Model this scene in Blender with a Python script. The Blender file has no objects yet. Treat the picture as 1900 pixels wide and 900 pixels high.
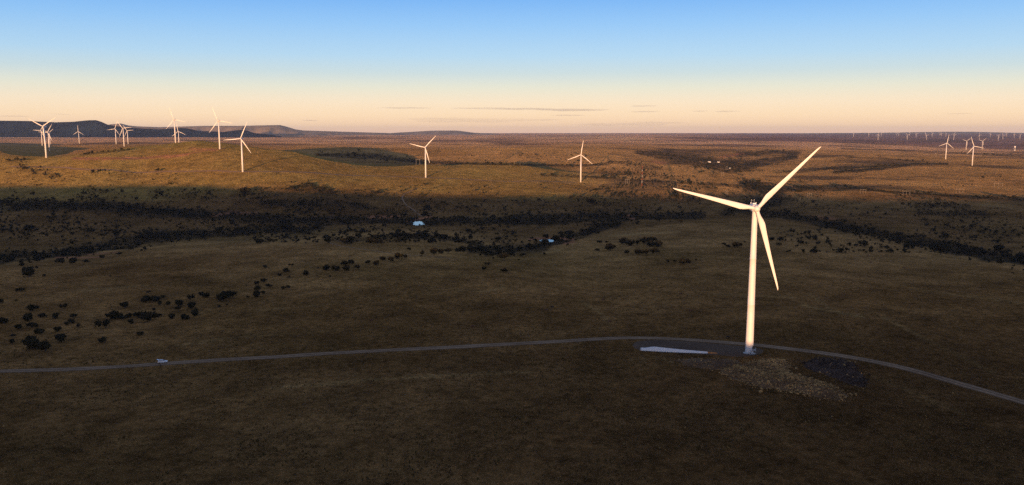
import bpy, bmesh, math, random
import numpy as np
from mathutils import Vector, Matrix

random.seed(7)
RNG = np.random.default_rng(11)
S = bpy.context.scene
COL = S.collection
R = math.radians

# ------------------------------------------------------------------ camera
F_PX, W_PX, H_PX = 1500.0, 1900.0, 900.0
PITCH = R(7.80)
CAM_Z = 121.0
cam_d = bpy.data.cameras.new('camera')
cam = bpy.data.objects.new('camera', cam_d)
COL.objects.link(cam)
cam_d.sensor_width = 36
cam_d.lens = 36 * F_PX / W_PX
cam_d.clip_start = 1
cam_d.clip_end = 200000
cam.location = (0, 0, CAM_Z)
cam.rotation_euler = (math.pi / 2 - PITCH, 0, 0)
S.camera = cam

# ------------------------------------------------------------------ sky, sun, exposure
SUN_EL, SUN_AZ = R(1.8), R(10)           # sunlight travels toward +Y and a little toward +X
SKY_NISHITA = 0.12 / 1.56
HAZE = 1.35e-5
world = bpy.data.worlds.new('World')
S.world = world
world.use_nodes = True
wt = world.node_tree
for n in list(wt.nodes):
    wt.nodes.remove(n)
wo = wt.nodes.new('ShaderNodeOutputWorld')
bg = wt.nodes.new('ShaderNodeBackground')
sk = wt.nodes.new('ShaderNodeTexSky')
sk.sky_type = 'NISHITA'
sk.sun_disc = False
sk.sun_elevation = SUN_EL
sk.sun_rotation = math.pi + SUN_AZ
sk.ozone_density = 1.5
tc = wt.nodes.new('ShaderNodeTexCoord')
sx = wt.nodes.new('ShaderNodeSeparateXYZ')
ramp = wt.nodes.new('ShaderNodeValToRGB')


def lin(r, g, b):
    def f(c):
        c /= 255.0
        return c / 12.92 if c <= 0.04045 else ((c + 0.055) / 1.055) ** 2.4
    return (f(r), f(g), f(b), 1)


stops = [(0, (0.977, 0.627, 0.419)),
         (0.006, (0.989, 0.69, 0.442)),
         (0.02, (0.938, 0.733, 0.503)),
         (0.036, (0.83, 0.727, 0.581)),
         (0.053, (0.636, 0.684, 0.638)),
         (0.07, (0.425, 0.585, 0.707)),
         (0.09, (0.288, 0.524, 0.8)),
         (0.126, (0.144, 0.399, 0.809)),
         (0.161, (0.031, 0.268, 0.765)),
         (0.25, (0.06, 0.12, 0.4)),
         (0.5, (0.095, 0.125, 0.25)), (1, (0.115, 0.135, 0.2))]      # what the gradient adds to the Sky Texture, by height
els = ramp.color_ramp.elements
while len(els) > 1:
    els.remove(els[-1])
els[0].position, els[0].color = 0, (*[v / 1.56 for v in stops[0][1]], 1)
for p, c in stops[1:]:
    e = els.new(p)
    e.color = (*[v / 1.56 for v in c], 1)
mixn = wt.nodes.new('ShaderNodeVectorMath')
mixn.operation = 'ADD'
sc_n = wt.nodes.new('ShaderNodeVectorMath')
sc_n.operation = 'SCALE'
sc_n.inputs[3].default_value = SKY_NISHITA
wt.links.new(tc.outputs['Generated'], sx.inputs[0])
wt.links.new(sx.outputs['Z'], ramp.inputs[0])
wt.links.new(sk.outputs[0], sc_n.inputs[0])
wt.links.new(ramp.outputs[0], mixn.inputs[0])
wt.links.new(sc_n.outputs[0], mixn.inputs[1])
wt.links.new(mixn.outputs[0], bg.inputs[0])
wt.links.new(bg.outputs[0], wo.inputs[0])
bg.inputs[1].default_value = 1.0

sun_d = bpy.data.lights.new('sun', 'SUN')
sun_d.energy = 5.0
sun_d.angle = R(0.25)
sun_d.color = (1.0, 0.545, 0.25)
sun = bpy.data.objects.new('sun', sun_d)
COL.objects.link(sun)
sun_dir = Vector((math.sin(SUN_AZ) * math.cos(SUN_EL), math.cos(SUN_AZ) * math.cos(SUN_EL), -math.sin(SUN_EL)))
sun.rotation_euler = sun_dir.to_track_quat('-Z', 'Y').to_euler()

S.view_settings.view_transform = 'Standard'
S.view_settings.look = 'None'
S.view_settings.exposure = 0.64
S.view_settings.gamma = 1.0
S.view_settings.use_curve_mapping = False
S.cycles.use_denoising = False
S.cycles.max_bounces = 5
S.cycles.volume_bounces = 0
S.cycles.transparent_max_bounces = 8

# ------------------------------------------------------------------ object helpers


def tag(o, label=None, cat=None, group=None, kind=None):
    if label: o['label'] = label
    if cat: o['category'] = cat
    if group: o['group'] = group
    if kind: o['kind'] = kind
    return o


def mesh_np(name, V, Fq, smooth=False):
    """mesh from numpy arrays; faces all of one size"""
    V = np.asarray(V, dtype=np.float32)
    Fq = np.asarray(Fq, dtype=np.int32)
    me = bpy.data.meshes.new(name)
    me.vertices.add(len(V))
    me.vertices.foreach_set('co', V.ravel())
    n, k = Fq.shape
    me.loops.add(n * k)
    me.loops.foreach_set('vertex_index', Fq.ravel())
    me.polygons.add(n)
    me.polygons.foreach_set('loop_start', np.arange(n, dtype=np.int32) * k)
    me.polygons.foreach_set('loop_total', np.full(n, k, dtype=np.int32))
    if smooth:
        me.polygons.foreach_set('use_smooth', np.ones(n, dtype=bool))
    me.update(calc_edges=True)
    return me


def link_mesh(name, me, mat=None, parent=None):
    o = bpy.data.objects.new(name, me)
    COL.objects.link(o)
    if mat is not None and not me.materials:
        me.materials.append(mat)
    if parent is not None:
        o.parent = parent
    return o


def empty(name, loc=(0, 0, 0), rz=0.0, sc=1.0):
    o = bpy.data.objects.new(name, None)
    COL.objects.link(o)
    o.location = loc
    o.rotation_euler = (0, 0, rz)
    o.scale = (sc,) * 3 if not hasattr(sc, '__len__') else sc
    o.empty_display_size = 0.5
    return o


def bm_mesh(name, bm, smooth=False):
    me = bpy.data.meshes.new(name)
    bmesh.ops.recalc_face_normals(bm, faces=bm.faces)
    bm.to_mesh(me)
    bm.free()
    if smooth:
        me.polygons.foreach_set('use_smooth', np.ones(len(me.polygons), dtype=bool))
    return me


def add_box(bm, c, s, rot=None, bevel=0.0):
    m = Matrix.Translation(c)
    if rot is not None:
        m = m @ rot
    m = m @ Matrix.Diagonal((s[0], s[1], s[2], 1))
    r = bmesh.ops.create_cube(bm, size=1, matrix=m)
    if bevel:
        ed = {e for v in r['verts'] for e in v.link_edges}
        bmesh.ops.bevel(bm, geom=list(ed), offset=bevel, segments=2, affect='EDGES', profile=0.5)


def add_rings(bm, rings, cap=True):
    """loft a list of closed rings of equal length"""
    vs = [[bm.verts.new(p) for p in ring] for ring in rings]
    n = len(vs[0])
    for a, b in zip(vs, vs[1:]):
        for i in range(n):
            bm.faces.new((a[i], a[(i + 1) % n], b[(i + 1) % n], b[i]))
    if cap:
        bm.faces.new(vs[0][::-1])
        bm.faces.new(vs[-1])
    return vs


def add_tube(bm, a, b, r0, r1=None, n=8):
    a, b = Vector(a), Vector(b)
    r1 = r0 if r1 is None else r1
    q = (b - a).to_track_quat('Z', 'Y')
    rings = []
    for p, r in ((a, r0), (b, r1)):
        rings.append([p + q @ Vector((r * math.cos(2 * math.pi * i / n), r * math.sin(2 * math.pi * i / n), 0)) for i in range(n)])
    add_rings(bm, rings)


def skin_mesh(name, verts, edges, radii, root=0, sub=1):
    """one continuous body grown round a skeleton"""
    me = bpy.data.meshes.new('skeleton')
    me.from_pydata(verts, edges, [])
    o = bpy.data.objects.new('skeleton', me)
    COL.objects.link(o)
    md = o.modifiers.new('skin', 'SKIN')
    md.use_smooth_shade = True
    for i, r in enumerate(radii):
        sv = me.skin_vertices[0].data[i]
        sv.radius = (r, r) if not hasattr(r, '__len__') else r
        sv.use_root = i == root
    if sub:
        sd = o.modifiers.new('sub', 'SUBSURF')
        sd.levels = sd.render_levels = sub
    dg = bpy.context.evaluated_depsgraph_get()
    dg.update()
    out = bpy.data.meshes.new_from_object(o.evaluated_get(dg))
    out.name = name
    bpy.data.objects.remove(o)
    bpy.data.meshes.remove(me)
    return out


# ------------------------------------------------------------------ noise
def vnoise(x, y, seed=0):
    xi, yi = np.floor(x), np.floor(y)
    fx, fy = x - xi, y - yi
    fx = fx * fx * fx * (fx * (fx * 6 - 15) + 10)
    fy = fy * fy * fy * (fy * (fy * 6 - 15) + 10)

    def h(a, b):
        a = a.astype(np.int64)
        b = b.astype(np.int64)
        n = (a * 374761393 + b * 668265263 + seed * 1442695041) & 0x7fffffff
        n = ((n ^ (n >> 13)) * 1274126177) & 0x7fffffff
        n = n ^ (n >> 16)
        return (n & 0xffff) / 32767.5 - 1
    a, b, c, d = h(xi, yi), h(xi + 1, yi), h(xi, yi + 1), h(xi + 1, yi + 1)
    return (a * (1 - fx) + b * fx) * (1 - fy) + (c * (1 - fx) + d * fx) * fy


def fbm(x, y, scale, octv=4, seed=0, gain=0.5):
    out = np.zeros_like(x, dtype=np.float64)
    amp, tot = 1.0, 0.0
    for k in range(octv):
        ang = 0.6 * k
        xx = (x * math.cos(ang) - y * math.sin(ang)) / scale * 2 ** k
        yy = (x * math.sin(ang) + y * math.cos(ang)) / scale * 2 ** k
        out += amp * vnoise(xx + 17.3 * k, yy - 9.1 * k, seed + k)
        tot += amp
        amp *= gain
    return out / tot


def sstep(a, b, x):
    t = np.clip((x - a) / (b - a), 0, 1)
    return t * t * (3 - 2 * t)


# ------------------------------------------------------------------ survey: points of the land at their distance (forward metres) and row
CP_, SP_ = math.cos(PITCH), math.sin(PITCH)


def ray(px, py):
    u = (np.asarray(px, float) - 950.0) / F_PX
    v = (450.0 - np.asarray(py, float)) / F_PX
    return u, CP_ + SP_ * v, -SP_ + CP_ * v


def project(x, y, z):
    z = z - CAM_Z
    f = CP_ * y - SP_ * z
    f = np.where(f > 1, f, 1)
    up = SP_ * y + CP_ * z
    return 950 + F_PX * x / f, 450 - F_PX * up / f


SURVEY = {   # column: [(forward distance, height above the camera)]
    0: [(250, -119), (420, -121.5), (600, -127), (800, -135), (900, -150), (1100, -172), (1350, -171), (1600, -161), (1750, -148), (1900, -124),
        (2050, -93), (2200, -66), (2500, -57), (3500, -63), (5000, -66), (8000, -75), (14000, -80)],
    250: [(250, -119), (420, -121.5), (650, -126), (850, -132), (930, -136), (1050, -151), (1200, -170), (1450, -170), (1700, -158),
          (1850, -134), (2000, -99), (2150, -64), (2370, -44), (2750, -58), (3640, -68), (5000, -73), (8000, -73), (14000, -80)],
    90: [(1900, -118), (2060, -86), (2165, -70), (2350, -70.5), (2700, -71.5), (3530, -83), (4286, -75), (5200, -83)],
    160: [(2150, -66), (2400, -63), (3500, -74), (5217, -78)],
    220: [(2100, -66), (2380, -50), (2800, -54.5), (3640, -67), (4286, -67), (4800, -74)],
    370: [(1500, -170), (1720, -159), (1900, -121), (2050, -86), (2200, -52), (2360, -26), (2650, -45), (3500, -78), (5000, -78), (8000, -74)],
    450: [(250, -120), (440, -121), (700, -126), (900, -131), (990, -135), (1100, -150), (1250, -170), (1500, -170), (1720, -157), (1880, -116),
          (1967, -97), (2150, -66), (2400, -40), (2700, -62), (3400, -85), (5000, -80), (8000, -74), (14000, -80)],
    560: [(1720, -160), (1950, -116), (2200, -78), (2470, -62), (2800, -95), (3400, -84), (4200, -80)],
    640: [(990, -132), (1150, -147), (1400, -168), (1700, -166), (2000, -125), (2250, -101), (2520, -89), (2850, -118), (3250, -92), (3700, -69),
          (4500, -92), (8000, -85), (15000, -78)],
    790: [(250, -120), (450, -121), (650, -123), (800, -124), (900, -128), (1150, -145), (1450, -166), (1700, -167), (1950, -146), (2180, -122),
          (2420, -107), (2600, -102), (2950, -128), (3350, -104), (3800, -80), (4400, -96), (6000, -90), (9000, -85), (15000, -80)],
    950: [(450, -121), (700, -123), (880, -133), (1000, -148), (1200, -160), (1450, -168), (1700, -168), (1980, -155), (2200, -135), (2450, -117),
          (2720, -103), (3050, -125), (3500, -99), (4000, -79), (4700, -96), (8000, -88), (15000, -82)],
    1078: [(450, -121), (700, -127), (950, -138), (1150, -149), (1300, -164), (1500, -171), (1720, -170), (2050, -160), (2420, -148),
           (2720, -137), (2950, -143), (3350, -119), (4000, -98), (5000, -89), (9000, -86), (15000, -82)],
    1250: [(250, -119), (450, -121), (700, -127), (950, -136), (1200, -145), (1370, -150), (1450, -156), (1600, -171), (1750, -172), (2050, -164), (2450, -153),
           (3000, -138), (3600, -131), (4500, -116), (6000, -100), (10000, -90), (16000, -82)],
    1400: [(450, -121), (700, -127), (950, -135), (1200, -142.5), (1400, -149), (1480, -155), (1650, -172), (1880, -174), (2300, -166), (3000, -152),
           (4000, -141), (5000, -118), (7000, -107), (10000, -96), (16000, -85)],
    1600: [(250, -120), (450, -121), (700, -129), (900, -138), (1130, -147), (1210, -153), (1360, -168), (1550, -172), (1850, -160), (2120, -153),
           (2500, -161), (3000, -149), (4000, -135), (6000, -121), (9000, -112), (13000, -120), (17000, -126), (21000, -100)],
    1850: [(250, -120), (450, -122), (700, -130), (860, -140), (970, -156), (1150, -171), (1450, -167), (1850, -162), (2250, -160), (2500, -166), (2800, -148),
           (3430, -141), (4000, -136), (5500, -146), (6800, -153), (8000, -158), (10000, -150), (13000, -134), (17000, -130), (21000, -100)],
}
ctl = []
for c, lst in SURVEY.items():
    u = (c - 950) / F_PX
    for d, z in lst:
        x = u * d * 1.0          # close to the ray's own forward length
        ctl.append((math.atan2(x, d), math.log(math.hypot(x, d)), z))
for c in (-250, 150, 450, 800, 1100, 1400, 1750, 2150):
    u = (c - 950) / F_PX
    for d, z in ((28000, -75 if c < 1500 else -78), (40000, -64)):
        ctl.append((math.atan2(u, 1), math.log(d * math.hypot(u, 1)), z))
for c, src in ((-350, 0), (2250, 1850)):
    u = (c - 950) / F_PX
    for d, z in SURVEY[src]:
        ctl.append((math.atan2(u, 1), math.log(d * math.hypot(u, 1)), z))
ctl = np.array(ctl)
PS, QS = 3.0, 1.0                      # scaling of bearing against log distance


def tps_k(d2):
    return 0.5 * d2 * np.log(d2 + 1e-12)


cp = np.c_[ctl[:, 0] * PS, ctl[:, 1] * QS]
K = tps_k(((cp[:, None] - cp[None]) ** 2).sum(-1)) + 2e-4 * np.eye(len(cp))
P = np.c_[np.ones(len(cp)), cp]
A = np.block([[K, P], [P.T, np.zeros((3, 3))]])
TW = np.linalg.solve(A, np.r_[ctl[:, 2], 0, 0, 0])


def tps(phi, q):
    out = np.empty(phi.shape)
    a = np.c_[phi.ravel() * PS, q.ravel() * QS]
    res = np.empty(len(a))
    for i in range(0, len(a), 20000):
        b = a[i:i + 20000]
        d2 = ((b[:, None] - cp[None]) ** 2).sum(-1)
        res[i:i + 20000] = tps_k(d2) @ TW[:-3] + TW[-3] + b @ TW[-2:]
    out.ravel()[:] = res
    return out


# ridge behind the camera whose shade covers the near land (heights above the camera, against lateral offset)
RIDGE_S = -650.0
RIDGE_L = np.array([-9000, -4000, -2500, -1515, -1016, -700, -543, -147, 40, 60, 130, 500, 900, 1500, 4000, 9000], float)
RIDGE_Z = np.array([-75, -75, -64, -52, -49, -66, -73, -75, -81, -81, -77, -74, -72, -74, -84, -90], float)


def height(x, y):
    r = np.hypot(x, y)
    phi = np.arctan2(x, y)
    pc = np.clip(phi, -0.78, 0.78)
    z = tps(pc, np.log(np.clip(r, 230, 42000)))
    wb = sstep(0.72, 1.25, np.abs(phi))
    z = z * (1 - wb) + wb * -119.0
    far = sstep(2500, 9000, r)
    z = z + 0.5 * fbm(x, y, 70, 3, 3) + (0.9 + 1.2 * sstep(900, 2500, r)) * fbm(x, y, 260, 4, 5) + far * 5 * fbm(x, y, 1700, 5, 9) + 3.5 * sstep(2500, 3300, r) * sstep(0.05, 0.2, phi) * fbm(x, y, 620, 4, 7)
    l = x * math.cos(SUN_AZ) - y * math.sin(SUN_AZ)
    s = x * math.sin(SUN_AZ) + y * math.cos(SUN_AZ)
    rz = np.interp(l, RIDGE_L, RIDGE_Z) + 1.5 * fbm(x, y, 300, 3, 21)
    k = np.exp(-((s - RIDGE_S) / 230) ** 2) * sstep(-40, -180, y)
    z = z * (1 - k) + np.maximum(z, rz) * k
    return z + CAM_Z


# ------------------------------------------------------------------ terrain grid (fine ahead, coarse behind)
ph_f = np.arange(-0.66, 0.6601, 0.0033)
ph_b1 = np.linspace(-math.pi, -0.66, 60, endpoint=False)
ph_b2 = np.linspace(0.66, math.pi, 60)[1:]
PHI = np.r_[ph_b1, ph_f, ph_b2]
RAD = np.exp(np.linspace(math.log(150), math.log(40000), 620))
PG, RG = np.meshgrid(PHI, RAD, indexing='ij')
XG, YG = RG * np.sin(PG), RG * np.cos(PG)
ZG = height(XG, YG)
i_f0, i_f1 = len(ph_b1), len(ph_b1) + len(ph_f)


def ground_z(x, y):
    """height of the terrain mesh (bilinear on its own grid)"""
    x, y = np.asarray(x, float), np.asarray(y, float)
    phi = np.arctan2(x, y)
    r = np.hypot(x, y)
    i = np.clip(np.searchsorted(PHI, phi) - 1, 0, len(PHI) - 2)
    j = np.clip(np.searchsorted(RAD, r) - 1, 0, len(RAD) - 2)
    a = (phi - PHI[i]) / (PHI[i + 1] - PHI[i])
    b = (r - RAD[j]) / (RAD[j + 1] - RAD[j])
    return (ZG[i, j] * (1 - a) + ZG[i + 1, j] * a) * (1 - b) + (ZG[i, j + 1] * (1 - a) + ZG[i + 1, j + 1] * a) * b


def pick(px, py, rmin=0.0):
    """where the sight line through a spot of the survey photograph meets the land"""
    px, py = np.atleast_1d(np.asarray(px, float)), np.atleast_1d(np.asarray(py, float))
    dx, dy, dz = ray(px, py)
    phi = np.arctan2(dx, dy)
    t = dz / np.hypot(dx, dy)
    i = np.clip(np.searchsorted(PHI, phi) - 1, 0, len(PHI) - 2)
    a = ((phi - PHI[i]) / (PHI[i + 1] - PHI[i]))[:, None]
    prof = ZG[i] * (1 - a) + ZG[i + 1] * a
    tan = (prof - CAM_Z) / RAD[None]
    hit = (tan >= t[:, None]) & (RAD[None] >= rmin)
    j = np.where(hit.any(1), hit.argmax(1), len(RAD) - 1)
    j = np.clip(j, 1, None)
    rr = np.arange(len(px))
    t0, t1 = tan[rr, j - 1], tan[rr, j]
    f = np.clip((t - t0) / np.where(np.abs(t1 - t0) < 1e-9, 1e-9, t1 - t0), 0, 1)
    r = RAD[j - 1] + f * (RAD[j] - RAD[j - 1])
    x, y = r * np.sin(phi), r * np.cos(phi)
    return x, y, ground_z(x, y)


def pick1(px, py, rmin=0.0):
    x, y, z = pick(px, py, rmin)
    return float(x[0]), float(y[0]), float(z[0])


# ------------------------------------------------------------------ thickets: bands (column, row, half height) of scrub
BANDS = [
    (1.0, [(-40, 380, 10), (0, 380, 12), (100, 381, 10), (200, 386, 10), (300, 392, 9), (370, 398, 8), (450, 405, 9), (550, 409, 9), (650, 409, 8), (720, 411, 6),
           (800, 411, 8), (900, 409, 9), (1000, 409, 10), (1100, 405, 10), (1180, 402, 9), (1240, 401, 9), (1310, 398, 7)]),
    (1.0, [(-40, 482, 9), (0, 480, 10), (60, 477, 9), (130, 470, 9), (200, 457, 10), (260, 446, 11), (330, 438, 9), (420, 434, 8), (480, 429, 7), (560, 426, 5), (600, 420, 5)]),
    (0.9, [(600, 442, 4), (650, 446, 5), (690, 444, 5), (740, 439, 5), (800, 440, 5), (860, 446, 5), (900, 456, 6)]),
    (1.0, [(870, 466, 8), (920, 464, 10), (960, 461, 11), (1000, 456, 10), (1045, 446, 8), (1085, 432, 8), (1110, 422, 9), (1150, 413, 6)]),
    (1.0, [(1345, 396, 6), (1380, 384, 12), (1420, 376, 16), (1450, 372, 12), (1440, 356, 10), (1400, 346, 8), (1380, 338, 5)]),
    (1.0, [(1400, 397, 6), (1450, 398, 8), (1500, 408, 8), (1560, 422, 8), (1640, 438, 9), (1720, 453, 10), (1800, 468, 12), (1870, 480, 12), (1950, 492, 12)]),
    (0.9, [(1180, 283, 3), (1240, 290, 8), (1290, 298, 12), (1340, 308, 16), (1390, 306, 14), (1430, 298, 9), (1480, 290, 5)]),
    (0.9, [(1480, 283, 2), (1420, 283, 5), (1370, 288, 6)]),
    (0.8, [(590, 288, 3), (650, 288, 6), (720, 294, 6), (780, 300, 4), (860, 304, 2), (1000, 307, 2), (1090, 307, 2), (1130, 304, 3)]),
    (0.6, [(1130, 300, 4), (1180, 306, 5), (1230, 312, 3)]),
    (0.75, [(1000, 325, 1.2), (1100, 329, 1.6), (1200, 336, 2.0), (1300, 341, 2.2), (1390, 347, 2.5)]),
    (0.7, [(1380, 352, 7), (1450, 350, 6), (1540, 351, 4), (1610, 350, 3)]),
    (0.7, [(1440, 320, 2), (1520, 315, 2.5), (1600, 310, 3), (1690, 305, 3), (1760, 304, 2)]),
    (0.7, [(1560, 276, 1), (1660, 279, 1.3), (1740, 281, 1.5), (1800, 285, 2.2), (1900, 289, 4)]),
    (0.7, [(1570, 292, 1.2), (1640, 294, 1), (1690, 299, 1.3), (1720, 300, 1)]),
    (0.9, [(1600, 352, 2.5), (1680, 358, 2.5), (1760, 364, 3), (1840, 368, 3), (1930, 372, 3)]),
    (0.95, [(1545, 319.5, 3), (1600, 316, 3.5), (1650, 311, 3), (1690, 306, 2)]),
    (0.55, [(1680, 381, 5), (1740, 380, 6), (1800, 384, 6)]),
    (0.5, [(1700, 395, 6), (1780, 398, 6), (1840, 402, 6)]),
    (0.7, [(535, 350, 5), (570, 346, 7), (600, 352, 7), (622, 358, 5)]),
    (0.5, [(480, 375, 6), (560, 378, 8), (650, 382, 8), (700, 388, 5)]),
    (0.45, [(1100, 352, 4), (1150, 360, 6), (1220, 366, 6), (1290, 368, 4)]),
    (0.4, [(1110, 320, 3), (1180, 324, 4), (1250, 330, 5), (1330, 352, 5)]),
    (0.6, [(150, 288, 1), (200, 282, 1.6), (240, 278, 1.2)]),
    (0.6, [(15, 299, 2), (60, 296, 1.6)]),
    (0.35, [(30, 310, 6), (90, 322, 6), (120, 330, 4)]),
]
SCATTER = [   # loose single bushes over a whole area: (left, right, top, bottom, count)
    (0, 480, 388, 440, 420), (0, 330, 400, 470, 160), (470, 960, 412, 452, 420), (0, 480, 352, 380, 260), (480, 720, 350, 404, 260), (720, 1000, 372, 404, 200),
    (690, 930, 343, 366, 70), (1000, 1300, 340, 396, 330), (1080, 1330, 312, 352, 260), (1440, 1900, 362, 470, 620), (850, 1100, 284, 304, 130),
    (0, 330, 318, 348, 60), (1250, 1500, 330, 380, 140), (1450, 1900, 300, 352, 150),
]


def band_density(px, py):
    d = np.zeros(px.shape)
    wob = 1 + 0.85 * fbm(px * 1.0, py * 4.0, 40, 4, 13)
    for w, pts in BANDS:
        a = np.array(pts, float)
        lo, hi = a[:, 0].min(), a[:, 0].max()
        if (np.diff(a[:, 0]) > 0).all():
            cy, hh = np.interp(px, a[:, 0], a[:, 1]), np.interp(px, a[:, 0], a[:, 2])
            e = np.abs(py - cy) / hh * wob
            v = w * (1 - sstep(0.6, 1.15, e)) * ((px >= lo) & (px <= hi))
        else:
            v = np.zeros(px.shape)
            for p, q in zip(a, a[1:]):
                ab = q[:2] - p[:2]
                t = np.clip(((px - p[0]) * ab[0] + (py - p[1]) * ab[1]) / (ab @ ab), 0, 1)
                dd = np.hypot((px - p[0] - t * ab[0]) * 0.5, py - p[1] - t * ab[1]) / (p[2] + t * (q[2] - p[2])) * wob
                v = np.maximum(v, w * (1 - sstep(0.6, 1.15, dd)))
        d = np.maximum(d, v)
    return d


def poly_dist(px, py, pts):
    """distance (survey px, rows weighted) to a polyline"""
    best = np.full(px.shape, 1e9)
    for p, q in zip(pts, pts[1:]):
        ax, ay = q[0] - p[0], q[1] - p[1]
        t = np.clip(((px - p[0]) * ax + (py - p[1]) * ay) / (ax * ax + ay * ay), 0, 1)
        best = np.minimum(best, np.hypot((px - p[0] - t * ax) * 0.35, py - p[1] - t * ay))
    return best


SOIL = [  # bare red earth: (width in rows, strength, points)
    (2.5, .9, [(690, 403), (735, 402)]), (1.6, .9, [(760, 411), (775, 407), (798, 402)]), (1.8, .9, [(985, 443), (1030, 441), (1062, 444)]), (2.2, .7, [(1050, 452), (1062, 449)]),
    (1.6, .8, [(1180, 395), (1160, 402), (1175, 406)]), (1.5, .7, [(105, 478), (160, 478), (190, 477)]), (1.2, .6, [(160, 473), (215, 468)]),
    (2.2, .8, [(140, 294), (200, 294), (260, 293), (320, 290), (345, 287)]), (2.0, .6, [(355, 277), (385, 276), (398, 279)]), (3.0, .45, [(395, 400), (420, 395), (470, 396)]),
    (2.5, .5, [(1510, 402), (1545, 406)]), (3, .45, [(1230, 303), (1215, 300)]), (2.0, .5, [(1340, 292), (1375, 285)]),
]


STOCK_TRACKS = [  # worn pale lines and strips of drier grass
    (2.2, .6, [(1486, 565), (1515, 572), (1548, 578), (1600, 588)]), (2.0, .5, [(1503, 545), (1522, 560), (1540, 574)]), (2.5, .45, [(1690, 536), (1760, 545), (1850, 556), (1920, 566)]),
    (3.0, .4, [(1080, 560), (1110, 578), (1132, 600)]), (2.0, .4, [(850, 538), (900, 541), (935, 533)]), (2.5, .35, [(480, 575), (600, 566), (700, 550)]), (3, .35, [(1330, 545), (1400, 549), (1470, 552)]),
    (3, .4, [(1090, 442), (1150, 436), (1260, 430)]), (2, .5, [(960, 485), (1000, 472), (1040, 462)]), (4, .35, [(1620, 700), (1700, 730), (1790, 770)]), (4, .3, [(1640, 590), (1740, 640), (1840, 690)]),
    (3, .3, [(150, 540), (260, 530), (360, 520)]), (2.5, .4, [(1820, 380), (1860, 385), (1920, 392)]), (3, .35, [(330, 640), (480, 622), (640, 612)]), (4, .25, [(500, 720), (760, 700), (980, 690)]),
    (1.5, .6, [(1160, 669), (1215, 662), (1262, 676)])]


def land_colour(X, Y, Z):
    px, py = project(X, Y, Z)
    front = (Y > 50) & (np.abs(px - 950) < 1300)
    r = np.hypot(X, Y)
    n1 = fbm(X, Y, 420, 4, 31)
    n2 = fbm(X, Y, 90, 4, 37)
    n3 = fbm(X, Y, 1500, 4, 41)
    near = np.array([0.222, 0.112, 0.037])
    straw = np.array([0.370, 0.208, 0.076])
    green = np.array([0.140, 0.092, 0.028])
    rust = np.array([0.430, 0.240, 0.080])
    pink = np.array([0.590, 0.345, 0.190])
    c = np.broadcast_to(near, X.shape + (3,)).copy()

    def mix(c, col, w):
        w = np.clip(w, 0, 1)[..., None]
        return c * (1 - w) + col * w
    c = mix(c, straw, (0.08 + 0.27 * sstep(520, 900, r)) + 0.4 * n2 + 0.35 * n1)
    c = mix(c, np.array([0.078, 0.042, 0.017]), 0.72 * (1 - sstep(330, 700, r + 90 * n1)))  # near grass darkened toward the viewer, imitating a vignette
    c = mix(c, green, (0.15 + 0.8 * n1 - 0.3 * n2) * (0.35 + 0.65 * sstep(450, 900, r)))
    # straw on the far plateau brow, painted paler for its grazing light, greener hill at the left, rustier land to the right and far off
    mid = sstep(800, 1150, r) * (1 - sstep(1250, 1500, r))
    c = mix(c, straw * 1.1, 0.6 * mid)
    hill = sstep(1850, 2020, r) * (1 - sstep(2600, 3200, r)) * (1 - sstep(950, 1250, px))
    c = mix(c, np.array([0.330, 0.205, 0.055]), 0.85 * hill)
    c = mix(c, np.array([0.20, 0.150, 0.040]), hill * np.clip(0.6 * n2 + .15 + 0.5 * sstep(285, 270, py) * (px < 460), 0, 0.8))
    c = mix(c, straw * 0.6 + rust * 0.4, 0.85 * sstep(2500, 2900, r) * (px <= 560))
    c = mix(c, rust, 0.75 * sstep(1900, 2500, r) * sstep(1000, 1250, px) + 0.8 * sstep(2900, 3400, r) * (px > 550))
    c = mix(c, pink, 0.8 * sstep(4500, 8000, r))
    c = c * (1 + 0.28 * n3 * sstep(2500, 6000, r) + 0.34 * n1 + 0.26 * n2)[..., None]
    c = mix(c, np.array([0.170, 0.098, 0.090]), 0.85 * sstep(8200, 9500, r + 900 * n3) * sstep(1150, 1450, px))  # shade of the far right plain painted purple into the ground
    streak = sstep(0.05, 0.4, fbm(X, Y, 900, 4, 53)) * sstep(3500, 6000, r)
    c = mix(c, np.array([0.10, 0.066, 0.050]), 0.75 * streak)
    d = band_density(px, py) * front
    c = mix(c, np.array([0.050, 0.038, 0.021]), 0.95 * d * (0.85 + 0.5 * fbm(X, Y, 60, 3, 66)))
    vale_shade = sstep(1150, 1350, r) * (1 - sstep(1850, 2050, r))
    c = c * (1 - 0.30 * vale_shade)[..., None]  # valley shadow deepened by darkening the ground colour
    patch = sstep(0.12, 0.42, fbm(X, Y, 340, 5, 59, 0.6)) * sstep(1900, 2600, r) * (1 - sstep(7000, 12000, r)) * sstep(950, 1200, px)
    c = mix(c, np.array([0.085, 0.060, 0.035]), 0.8 * patch)
    for hw, st, pts in STOCK_TRACKS:
        c = mix(c, np.array([0.40, 0.26, 0.105]), st * (1 - sstep(0.3, 1.0, poly_dist(px, py, pts) / hw)) * (0.7 + 0.9 * n2) * front)
    for hw, st, pts in SOIL:
        c = mix(c, np.array([0.42, 0.18, 0.09]), 1.15 * st * (1 - sstep(0.6, 1.2, poly_dist(px, py, pts) / hw)) * front)
    return np.clip(c, 0.004, 0.6)


# ------------------------------------------------------------------ materials
MATS = {}


def mat_new(name):
    m = bpy.data.materials.new(name)
    m.use_nodes = True
    nt = m.node_tree
    b = nt.nodes['Principled BSDF']
    MATS[name] = m
    return m, nt, b


def N(nt, typ, **kw):
    n = nt.nodes.new(typ)
    for k, v in kw.items():
        setattr(n, k, v)
    return n


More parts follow.
